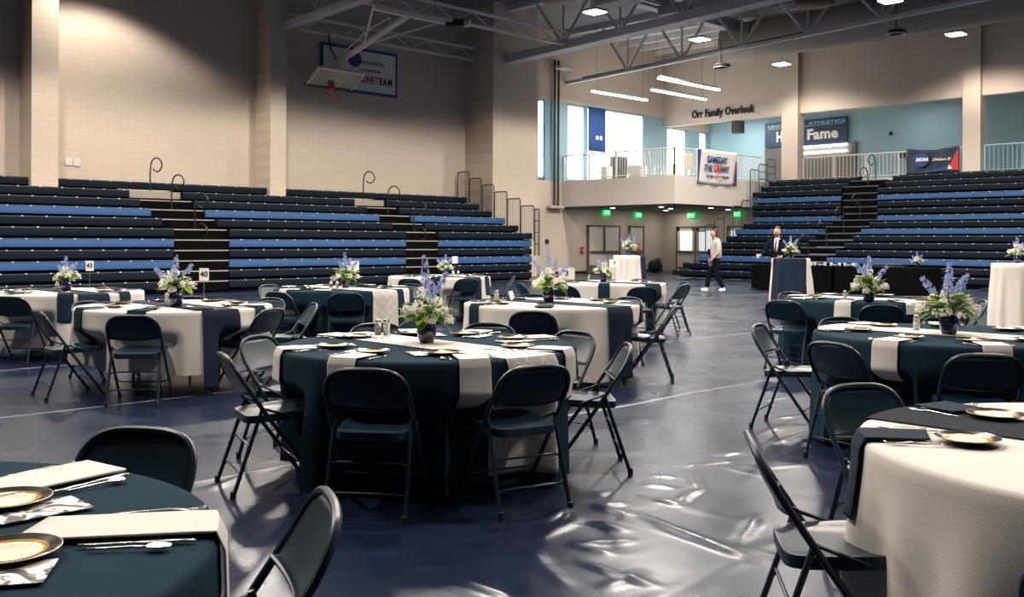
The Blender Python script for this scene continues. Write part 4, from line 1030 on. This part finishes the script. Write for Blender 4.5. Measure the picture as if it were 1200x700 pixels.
T7 = C2(at(76,341.5,TOP)); T8 = C2(at(403,338,TOP)); T9 = C2(at(515,324,TOP)); T10 = C2(at(647,355,TOP)); T11 = C2(at(711,331,TOP))
D1 = 'lattice runner table mid court'
D2 = 'navy corner table'
D3 = 'black runner table'
D4 = 'navy table behind the black runner'
D5 = 'navy table before the buffet'
D6 = 'card forty table'
D7 = 'card forty-three table'
D8 = 'navy table with a blank card'
D9 = 'white table by the end rails'
D10 = 'card three table'
D11 = 'card seven table'
table('t1', T1, D1, 'navy', [(-101,1.24,4),(-57,1.24,-4),(-152,1.25,0),(160,1.26,0),(2,1.25,0),(42,1.32,0),(110,1.55,0),(77,1.55,0)],
      [(145,),(-155,.20,.0),(-117,.14,.03),(-77,.26,.12),(-22,.26,.0),(28,),(70,),(103,)], .045, True, 1, 3, paper=True)
table('t2', T2, D2, 'navy', [(78,1.41,0),(27,1.20,-8)], [(3,.34,.10,7),(52,0,.10,4),(101,0,.06)], .06, False, 2, 3, paper=True, pr=.53, ns=.52)
table('t3', T3, D3, 'white', [(110,1.45,0),(172,1.28,0),(-126,1.37,0)], [(172,.24,-.06),(118,),(-135,)], .02, 'black', 3, 3)
table('t4', T4, D4, 'navy', [(-147,1.27,0),(-107,1.36,5),(150,1.37,0),(102,1.45,0),(69,1.5,0)], [(-138,.24),(-100,.12,.05),(-60,),(-20,),(25,),(70,),(115,),(165,)], .04, True, 4, 3)
table('t5', T5, D5, 'navy', [(-165,1.25,38),(-103,1.24,0),(110,1.45,0),(-61,1.24,0),(-14,1.24,0)], [(-125,.26),(-80,.1),(-35,.26),(10,),(55,),(100,),(145,),(-170,)], .04, True, 5, 1)
table('t6', T6, D6, 'white', [(-87,1.36,4),(-131,1.31,-8),(156,1.2,0),(-24,1.17,0),(14,1.34,10),(103,1.47,0),(62,1.38,0)], [(-92,.2),(-137,.3),(-15,.3),(30,),(75,),(120,),(165,),(-55,.0)], .21, True, 6, 2)
table('t7', T7, D7, 'white', [(5,1.27,0),(-92,1.28,0),(100,1.5,0),(150,1.4,0)], [(-110,),(-65,.3),(-20,.3),(25,),(70,),(115,),(160,),(-155,.3)], .12, True, 7, 1)
table('t8', T8, D8, 'navy', [(-120,1.28,0),(-79,1.27,0),(145,1.5,0),(95,1.55,0),(58,1.5,0)], [(-137,.3),(-100,),(-20,.3),(30,),(75,),(120,),(165,)], .05, True, 8, 1)
table('t9', T9, D9, 'white', [(-64,1.28,0),(-107,1.4,0),(7,1.36,0)], [(-90,.3),(-20,.3),(30,),(75,),(120,),(165,),(-135,)], .10, True, 9, 1)
table('t10', T10, D10, 'white', [(-100,1.36,0),(-15,1.27,6),(47,1.36,0),(97,1.5,0)], [(-98,),(-150,.3),(-10,.3),(35,),(80,),(125,),(170,)], .07, True, 10, 2)
table('t11', T11, D11, 'white', [(-118,1.6,0),(-78,1.7,0),(-162,1.45,0),(8,1.28,0),(-36,1.36,0),(102,1.35,0),(60,1.35,0)], [(-98,.3),(-150,.3),(-10,),(35,),(80,),(125,),(170,)], .08, True, 11, 1)

def tz(p): return Vector((p.x, p.y, TOP+.0065))
def on_table(px, py): return tz(at(px, py, TOP))
for k, (px, py), rz, d, s_ in ((0,(500,403),2.3,D1,1.05),(1,(1112,393),.6,D4,1.12),(2,(206,360),1.0,D6,1.15),(2,(78,342),2.0,D7,1.0),(1,(405,338),3.0,D8,1.05),(2,(522,325),.4,D9,.95),(0,(643,355),3.6,D10,1.1),(2,(707,331),5.0,D11,1.0),(1,(1018,355),4.1,D5,1.1)):
    flowers(k, on_table(px, py), rz, 'blue vase of white and blue flowers on the '+d, s_)
for px, py, pr, lb in ((443,394,PEP,'glass pepper shaker beside the vase on the '+D1),(453,394,SALT,'glass salt shaker beside the vase on the '+D1),(1074,388,SALT,'glass salt shaker on the '+D4),
    (388,338,PEP,'pepper shaker on the '+D8),(395,338,SALT,'salt shaker on the '+D8),(990,353,SALT,'salt shaker on the '+D5),(196,358,SALT,'salt shaker on the '+D6),(67,341,PEP,'pepper shaker on the '+D7),
    (531,324,SALT,'salt shaker on the '+D9),(537,324,PEP,'pepper shaker on the '+D9),(582,353,SALT,'salt shaker on the '+D10),(690,331,PEP,'pepper shaker on the '+D11)):
    o = inst(pr, on_table(px, py), 0, lb, 'shaker', 'salt and pepper shakers'); o.scale = (1.25,)*3
p = on_table(598,352); t = empty('card_holder', p, .4, 'small white folded card beside the salt shaker on the '+D10, 'card'); g = MB(); g.add([(-.06,-.03,0),(.06,-.03,0),(.06,0,.09),(-.06,0,.09),(-.06,.03,0),(.06,.03,0)],[(0,1,2,3),(3,2,5,4)]); g.build('card','card',t,0,.002)
number_card(on_table(239,353), FACE_CAM, '40', 'white card forty on a thin rod', .10,.13,.21)
number_card(on_table(105,339), FACE_CAM, '43', 'white card forty-three on a thin rod', .10,.13,.23)
number_card(on_table(664,352), FACE_CAM+.2, '3', 'white card three on a thin rod', .18,.13,.22)
number_card(on_table(720,330), FACE_CAM+.2, '7', 'white card seven on a thin rod', .17,.13,.22)
number_card(on_table(416,336), FACE_CAM+1.0, '', 'white card seen without a number beside the flowers', .16,.13,.22)
number_card(on_table(533,323), FACE_CAM+.9, '', 'white card seen without a number on the table by the end rails', .15,.13,.22)

# ---- cocktail tables
def cocktail(c, r, h, desc, seed, navy_dirs, lab):
    q = random.Random(seed); ph = [q.uniform(0,6.28) for _ in range(3)]
    t = empty('cocktail_table', (c[0],c[1],0), 0, 'tall round table under the white cloth '+lab, 'table', 'cocktail tables')
    MB().lathe([(r-.02,h-.035),(r-.005,h-.03),(r-.005,h-.006),(r-.02,h-.003)],32).build('table_top','box_brown',t); MB().tube([(0,0,.03),(0,0,h-.03)],.035,10).build('post','rail_grey',t); MB().lathe([(.26,0),(.26,.02),(.05,.04)],24).build('base','rail_grey',t)
    def rr(th, z):
        f = (h-z)/h; return r+.008+.05*smooth01(f*1.3)*f+smooth01(f*2)*(.020*math.sin(11*th+ph[0])+.012*math.sin(17*th+ph[1])+.02*f*math.sin(5*th+ph[2]))
    N = 120; rings = [[(c[0]+k*math.cos(2*PI*i/N), c[1]+k*math.sin(2*PI*i/N), h+.002) for i in range(N)] for k in (.01, r*.6, r-.01)]
    for k in range(13): z = lerp(h-.012, .015, k/12); rings.append([(c[0]+rr(2*PI*i/N,z)*math.cos(2*PI*i/N), c[1]+rr(2*PI*i/N,z)*math.sin(2*PI*i/N), z) for i in range(N)])
    g = MB()
    V = [p for rg in rings for p in rg]; F = [(j*N+i,(j+1)*N+i,(j+1)*N+(i+1) % N,j*N+(i+1) % N) for j in range(len(rings)-1) for i in range(N)]; g.add(V, F+[tuple(range(N))])
    tag(g.build('tablecloth','white_cloth',None,60), 'floor length white cloth on the tall table '+lab, 'tablecloth')
    for a, w in navy_dirs:
        P = []
        for i in range(41):
            th = wang(a)+w*(i/40-.5); row = []
            for k in range(6): kk = lerp(.02, r-.005, k/5); row.append((c[0]+kk*math.cos(th), c[1]+kk*math.sin(th), h+.008))
            for k in range(13): z = lerp(h-.01,.03,k/12); row.append((c[0]+(rr(th,z)+.020)*math.cos(th), c[1]+(rr(th,z)+.020)*math.sin(th), z))
            P.append(row)
        g = MB(); g.grid(P); tag(g.build('table_runner','navy_runner',None,60,.003), 'navy overlay hanging on the tall table '+lab, 'table runner')
K1 = C2(cam(.1195*24, 24)); K2 = C2(cam(.285*20.8, 20.8)); K3 = C2(cam(.5165*16.6, 16.6))
cocktail(K1, .37, 1.07, '', 1, [(-20,1.1)], 'by the lobby doors'); cocktail(K2, .39, 1.07, '', 2, [(-112,1.9)], 'before the man in the suit'); cocktail(K3, .40, 1.07, '', 3, [], 'before the buffet end')
flowers(2, Vector((K1[0],K1[1],1.075)), .5, 'vase of white and blue flowers on the tall table by the lobby doors', 1.25)
flowers(1, Vector((K2[0],K2[1],1.08)), 1.5, 'vase of white and blue flowers on the tall table before the man in the suit', 1.05)
flowers(2, Vector((K3[0],K3[1],1.075)), 2.5, 'vase of white and blue flowers on the tall table before the buffet end', 1.05)
p = cam(.1195*24+.27, 24.1); o = MB().lathe([(.035,0),(.038,.01),(.038,.17),(.014,.23),(.013,.29),(.016,.30)],16).build('bottle','bottle_red'); o.location = (p.x,p.y,1.081); tag(o, 'dark red bottle on the tall table by the lobby doors', 'bottle')
# ---- buffet
t0, t1 = Vector((26.1,16.05)), Vector((26.1,10.7))
for k in range(2):
    ya, yb = lerp(16.05,10.7,k/2), lerp(16.05,10.7,(k+1)/2)+(.10 if k == 0 else 0)
    ends = 'beside the suited man' if k == 0 else 'under the small flower vase'
    t = empty('buffet_table', (26.1,(ya+yb)/2,0), 0, 'long buffet table under black drape, unit '+ends, 'table', 'buffet tables'); L = (ya-yb)
    MB().box(-.36,-L/2+.03,.70,.36,L/2-.03,.735).build('table_top','box_brown',t)
    for sx in (-1,1):
        for s_ in (-1,1): MB().tube([(sx*.3,s_*(L/2-.2),.70),(sx*.3,s_*(L/2-.2),0)],.018,6).build('leg','rail_grey',t)
    g = MB(); N = 120; rings = []
    def rect(u, ex, fold, z):
        per = 2*(L+.76); d = u*per; x0, y0 = -.38-ex, -L/2-ex; W_, H_ = .76+2*ex, L+2*ex; per2 = 2*(W_+H_); d = u*per2
        f = fold*math.sin(u*150)
        if d < W_: return (x0+d, y0-f, z)
        d -= W_
        if d < H_: return (x0+W_+f, y0+d, z)
        d -= H_
        if d < W_: return (x0+W_-d, y0+H_+f, z)
        d -= W_; return (x0-f, y0+H_-d, z)
    N = 240
    for ex, fold, z in ((-.3,0,.745),(-.01,0,.745),(0,0,.735),(.004,.004,.6),(.006,.008,.3),(.008,.010,.02)): rings.append([rect(i/N,ex if k == 0 or True else ex,fold,z) for i in range(N)])
    g.add([p for r_ in rings for p in r_],[(j*N+i,(j+1)*N+i,(j+1)*N+(i+1) % N,j*N+(i+1) % N) for j in range(len(rings)-1) for i in range(N)]+[tuple(range(N))])
    o = g.build('tablecloth','black_drape',None,40); o.location = (26.1,(ya+yb)/2,0); tag(o, 'black floor length drape on the buffet table '+ends, 'tablecloth')
def buf(px, dx=0): u, v = ray(px, 300); X = 26.0+dx; d = X/(FW[0]+RT[0]*u); return (X, (FW[1]+RT[1]*u)*d, .7465)
for i, px in enumerate((951,955,967,974,984,990,1000,1003)):
    p = buf(px, .1*(i % 3)-.15); o = MB().lathe([(.03,0),(.032,.004),(.04,.09),(.042,.095),(.038,.094),(.03,.02)],14).build('cup','cup_white'); o.location = p; tag(o, 'white cup standing on the black buffet drape', 'cup', 'white cups on the buffet')
for i, px in enumerate((962,979,994)):
    p = buf(px, -.22); o = MB().lathe([(.05,0),(.06,.003),(.11,.018),(.115,.022),(.108,.021),(.055,.008)],20).build('saucer_stack','cup_white'); o.location = p; o.scale=(1,1,2.2); tag(o, 'white dish lying on the black buffet drape', 'dish', 'white dishes on the buffet')
p = buf(1040,.05); t = empty('serving_tray', p, 0, 'dark low serving tray on the buffet beside the small flower vase', 'tray'); MB().box(-.25,-.42,.0,.25,.42,.03,.01).build('tray_base','rail_black',t); MB().box(-.22,-.40,.03,.22,.40,.09,.02).build('lid','rail_black',t)
p = buf(1075,.0); flowers(2, Vector(p), .9, 'small vase of pale flowers on the black buffet table', 1.0)

# ================================================================== PEOPLE
def skin_obj(name, m, verts, edges, parent, sub=2, root=0):
    me = bpy.data.meshes.new(name); me.from_pydata([v[0] for v in verts], edges, []); o = bpy.data.objects.new(name, me); COL.objects.link(o); o.parent = parent
    me.materials.append(MATS[m])
    md = o.modifiers.new('skin','SKIN'); md.use_smooth_shade = True
    sv = me.skin_vertices[0].data
    for i, v in enumerate(verts): r_ = v[1]; sv[i].radius = r_ if isinstance(r_, tuple) else (r_, r_); sv[i].use_root = (i == root)
    s_ = o.modifiers.new('sub','SUBSURF'); s_.levels = sub; s_.render_levels = sub
    return o
def person(name_label, loc, rz, J, cloth, group=None):
    """J: joints dict; figure faces local -y... body one continuous skinned surface, clothes as children."""
    root = empty('person', loc, rz, name_label, 'person')
    B = []; E = []
    def v(p, r): B.append((tuple(p), r)); return len(B)-1
    def e(a, b): E.append((a, b)); return b
    pel = v(J['pelvis'], (.13,.10)); ab = e(pel, v(J['waist'], (.125,.095))); ch = e(ab, v(J['chest'], (.145,.105))); sh = e(ch, v(J['neckbase'], (.085,.07)))
    nk = e(sh, v(J['neck'], .052)); hd0 = e(nk, v(J['jaw'], (.062,.072))); hd1 = e(hd0, v(J['head'], (.074,.090))); hd2 = e(hd1, v(J['crown'], (.060,.075)))
    nose = Vector(J['head'])+Vector((0,-.115,-.035)); e(hd1, v(nose, .014))
    for s in (-1,1): e(hd1, v(Vector(J['head'])+Vector((s*.085,.012,-.02)), (.012,.022)))
    for s in ('l','r'):
        so = e(ch, v(J['sh_'+s], .062)); el = e(so, v(J['el_'+s], .043)); wr = e(el, v(J['wr_'+s], .028))
        d = (Vector(J['wr_'+s])-Vector(J['el_'+s])).normalized(); pm = e(wr, v(Vector(J['wr_'+s])+d*.05, (.034,.016)))
        sd = d.cross(Vector((1,0,0))); sd = sd.normalized() if sd.length > .1 else Vector((0,1,0))
        base = Vector(J['wr_'+s])+d*.085; cu = Vector((.35 if s == 'r' else -.35,0,0))
        for k in range(4):
            o_ = sd*(.020*(k-1.5)); L_ = (.070,.080,.076,.058)[k]; a_ = e(pm, v(base+o_, .0095)); b_ = e(a_, v(base+o_*1.15+(d+cu*.25).normalized()*L_*.55, .0085)); e(b_, v(base+o_*1.2+(d+cu*.6).normalized()*L_, .0072))
        th_ = e(pm, v(Vector(J['wr_'+s])+d*.035+sd*.042+cu*.02, .0105)); e(th_, v(Vector(J['wr_'+s])+d*.078+sd*.058+cu*.06, .0085))
        hp = e(pel, v(J['hip_'+s], .088)); kn = e(hp, v(J['kn_'+s], .056)); an = e(kn, v(J['an_'+s], .036)); e(an, v(Vector(J['an_'+s])+Vector(J['toe_'+s])*.7, .024))
    skin_obj('body', 'skin', B, E, root, 2, pel)
    return root
def eyes(root, J):
    for s in (-1,1):
        p = Vector(J['head'])+Vector((s*.031,-.086,.0)); MB().ball(tuple(p),.011,8,6).build('eye','ink',root)
    MB().tube([Vector(J['head'])+Vector((x,-.088+abs(x)*.5,-.075)) for x in (-.022,0,.022)],.005,5).build('mouth','red',root)
def garment(root, name, m, chains, sub=2, rootv=0):
    V, E = [], []; idx = {}
    def v(p, r):
        k = tuple(round(c,4) for c in p)
        if k in idx: return idx[k]
        V.append((tuple(p), r)); idx[k] = len(V)-1; return idx[k]
    for chn in chains:
        ids = [v(p, r) for p, r in chn]
        for a, b in zip(ids, ids[1:]): E.append((a, b))
    return skin_obj(name, m, V, E, root, sub, rootv)
def Vz(*a): return Vector(a)
# walking man, in profile, heading across the court
J = dict(pelvis=Vz(0,0,.95),waist=Vz(0,.0,1.10),chest=Vz(0,.01,1.30),neckbase=Vz(0,-.005,1.45),neck=Vz(0,-.03,1.51),jaw=Vz(0,-.07,1.575),head=Vz(0,-.065,1.655),crown=Vz(0,-.045,1.725),
  sh_l=Vz(.19,.01,1.40),el_l=Vz(.235,.03,1.12),wr_l=Vz(.21,-.14,.94),sh_r=Vz(-.19,.01,1.40),el_r=Vz(-.235,.06,1.11),wr_r=Vz(-.22,-.02,.88),
  hip_l=Vz(.09,0,.90),kn_l=Vz(.095,-.02,.49),an_l=Vz(.10,.20,.10),hip_r=Vz(-.09,0,.90),kn_r=Vz(-.095,-.17,.51),an_r=Vz(-.10,-.24,.085),toe_l=Vz(0,-.15,-.06),toe_r=Vz(0,-.17,-.045))
pp = at(839, 343, 0)
walk = person('person in grey sweater and navy trousers walking across the open floor', (pp.x,pp.y,.01), math.atan2(-RT[1],-RT[0])+PI/2, J, None)
eyes(walk, J)
up = Vz(0,0,0)
garment(walk,'sweater','sweater',[[(J['pelvis']+Vz(0,0,-.06),(.19,.165)),(J['waist'],(.185,.170)),(J['chest'],(.19,.165)),(J['neckbase']+Vz(0,0,.0),(.095,.085)),(J['neck']+Vz(0,0,-.015),.062)],
  [(J['chest'],(.19,.165)),(J['sh_l'],.085),(J['el_l'],.066),(J['el_l'].lerp(J['wr_l'],.45),.055)],[(J['chest'],(.19,.165)),(J['sh_r'],.085),(J['el_r'],.066),(J['el_r'].lerp(J['wr_r'],.8),.05)]])
garment(walk,'trousers','trousers',[[(J['pelvis']+Vz(0,0,.06),(.155,.12)),(J['pelvis']+Vz(0,0,-.02),(.155,.125)),(J['hip_l']+Vz(0,0,-.06),.108),(J['kn_l'],.080),(J['an_l']+Vz(0,-.01,.02),.068)],
  [(J['pelvis']+Vz(0,0,-.02),(.155,.125)),(J['hip_r']+Vz(0,0,-.06),.108),(J['kn_r'],.080),(J['an_r']+Vz(0,.0,.03),.068)]])
for s in ('l','r'): garment(walk,'shoe','shoe_white',[[(J['an_'+s]+Vz(0,.05,-.02),.055),(J['an_'+s]+Vz(0,-.03,-.03),.060),(J['an_'+s]+J['toe_'+s]*.95+Vz(0,0,.012),.050)]])
garment(walk,'hair','hair_brown',[[(J['neck']+Vz(0,.045,.0),.05),(J['head']+Vz(0,.045,-.05),(.085,.075)),(J['head']+Vz(0,.035,.03),(.095,.088)),(J['crown']+Vz(0,.01,.005),(.085,.085)),(J['crown']+Vz(0,-.045,.012),.058)]])
t = empty('phone', walk.matrix_basis @ (J['wr_l']+Vz(0,-.06,-.12)), walk.rotation_euler.z, 'white phone in the hand of the walking person', 'phone'); MB().box(-.006,-.036,-.075,.006,.036,.075,.004).build('case','cup_white',t); MB().box(.0061,-.032,-.068,.007,.032,.068).build('screen','ink',t)
# man in the suit behind the tall table
J = dict(pelvis=Vz(0,0,.95),waist=Vz(0,.0,1.10),chest=Vz(0,.01,1.31),neckbase=Vz(0,-.005,1.46),neck=Vz(0,-.02,1.52),jaw=Vz(0,-.055,1.585),head=Vz(0,-.05,1.665),crown=Vz(0,-.03,1.735),
  sh_l=Vz(.20,.01,1.41),el_l=Vz(.26,.02,1.13),wr_l=Vz(.14,-.18,1.05),sh_r=Vz(-.20,.01,1.41),el_r=Vz(-.29,-.05,1.15),wr_r=Vz(-.33,-.30,1.08),
  hip_l=Vz(.09,0,.90),kn_l=Vz(.10,-.02,.49),an_l=Vz(.11,.02,.085),hip_r=Vz(-.09,0,.90),kn_r=Vz(-.10,-.02,.49),an_r=Vz(-.11,.02,.085),toe_l=Vz(.02,-.17,-.045),toe_r=Vz(-.02,-.17,-.045))
pm_ = cam(.2715*23.6, 23.6)
suit = person('person in dark suit standing behind the tall table with navy overlay', (pm_.x,pm_.y,.01), FACE_CAM-math.radians(35), J, None); eyes(suit, J)
garment(suit,'shirt','shirt',[[(J['waist']+Vz(0,-.13,.06),(.022,.030)),(J['chest']+Vz(0,-.125,-.02),(.050,.045)),(J['neckbase']+Vz(0,-.045,-.01),(.072,.060)),(J['neck']+Vz(0,-.003,-.005),.062)]])
garment(suit,'tie','ink',[[(J['neck']+Vz(0,-.075,-.03),.016),(J['chest']+Vz(0,-.168,0),.022),(J['waist']+Vz(0,-.155,.05),.024)]],1)
garment(suit,'jacket','suit',[[(J['pelvis']+Vz(0,0,-.10),(.185,.15)),(J['waist'],(.165,.145)),(J['chest'],(.185,.145)),(J['neckbase'],(.105,.08))],
  [(J['chest'],(.185,.145)),(J['sh_l'],.088),(J['el_l'],.066),(J['el_l'].lerp(J['wr_l'],.92),.048)],[(J['chest'],(.185,.145)),(J['sh_r'],.088),(J['el_r'],.066),(J['el_r'].lerp(J['wr_r'],.92),.048)]])
garment(suit,'trousers','trousers',[[(J['pelvis'],(.15,.12)),(J['hip_l']+Vz(0,0,-.06),.105),(J['kn_l'],.08),(J['an_l']+Vz(0,0,.02),.07)],[(J['pelvis'],(.15,.12)),(J['hip_r']+Vz(0,0,-.06),.105),(J['kn_r'],.08),(J['an_r']+Vz(0,0,.02),.07)]])
for s in ('l','r'): garment(suit,'shoe','shoe_black',[[(J['an_'+s]+Vz(0,.05,-.02),.055),(J['an_'+s]+Vz(0,-.03,-.03),.060),(J['an_'+s]+J['toe_'+s]*.95+Vz(0,0,.012),.050)]])
garment(suit,'hair','hair_brown',[[(J['head']+Vz(0,.045,-.05),.062),(J['head']+Vz(0,.035,.03),(.090,.080)),(J['crown']+Vz(0,.0,.010),(.080,.085)),(J['crown']+Vz(0,-.045,.012),.05)]])
garment(suit,'beard','hair_brown',[[(J['jaw']+Vz(-.045,-.02,.01),.028),(J['jaw']+Vz(0,-.058,-.022),.034),(J['jaw']+Vz(.045,-.02,.01),.028)]])
hp = suit.matrix_basis @ (J['wr_r']+Vz(-.01,-.11,-.01)); o = MB().lathe([(.03,0),(.033,.004),(.04,.09),(.042,.095),(.037,.093),(.03,.02)],14).build('cup','cup_white'); o.location = hp-Vector((0,0,.05)); tag(o, 'white cup held out by the person in the dark suit', 'cup')

# ================================================================== light, camera, output look
wd = bpy.data.worlds.new('World'); sc.world = wd; wd.use_nodes = True
wd.node_tree.nodes['Background'].inputs[0].default_value = (.75,.85,1,1); wd.node_tree.nodes['Background'].inputs[1].default_value = .3
cd = bpy.data.cameras.new('Camera'); co = bpy.data.objects.new('Camera', cd); COL.objects.link(co); sc.camera = co
co.matrix_world = Matrix.Translation((0,0,H)) @ Matrix.Rotation(A-PI/2,4,'Z') @ Matrix.Rotation(PI/2,4,'X') @ Matrix.Rotation(ROLL,4,'Z')
cd.sensor_width = 36; cd.lens = FPX/1200*36; cd.shift_y = -(350-YH)/1200; cd.clip_start = .05; cd.clip_end = 200
sc.view_settings.view_transform = 'Standard'; sc.view_settings.look = 'None'; sc.view_settings.gamma = 1; sc.view_settings.exposure = 0; sc.view_settings.use_curve_mapping = False
sc.cycles.max_bounces = 8; sc.cycles.diffuse_bounces = 2; sc.cycles.use_denoising = True
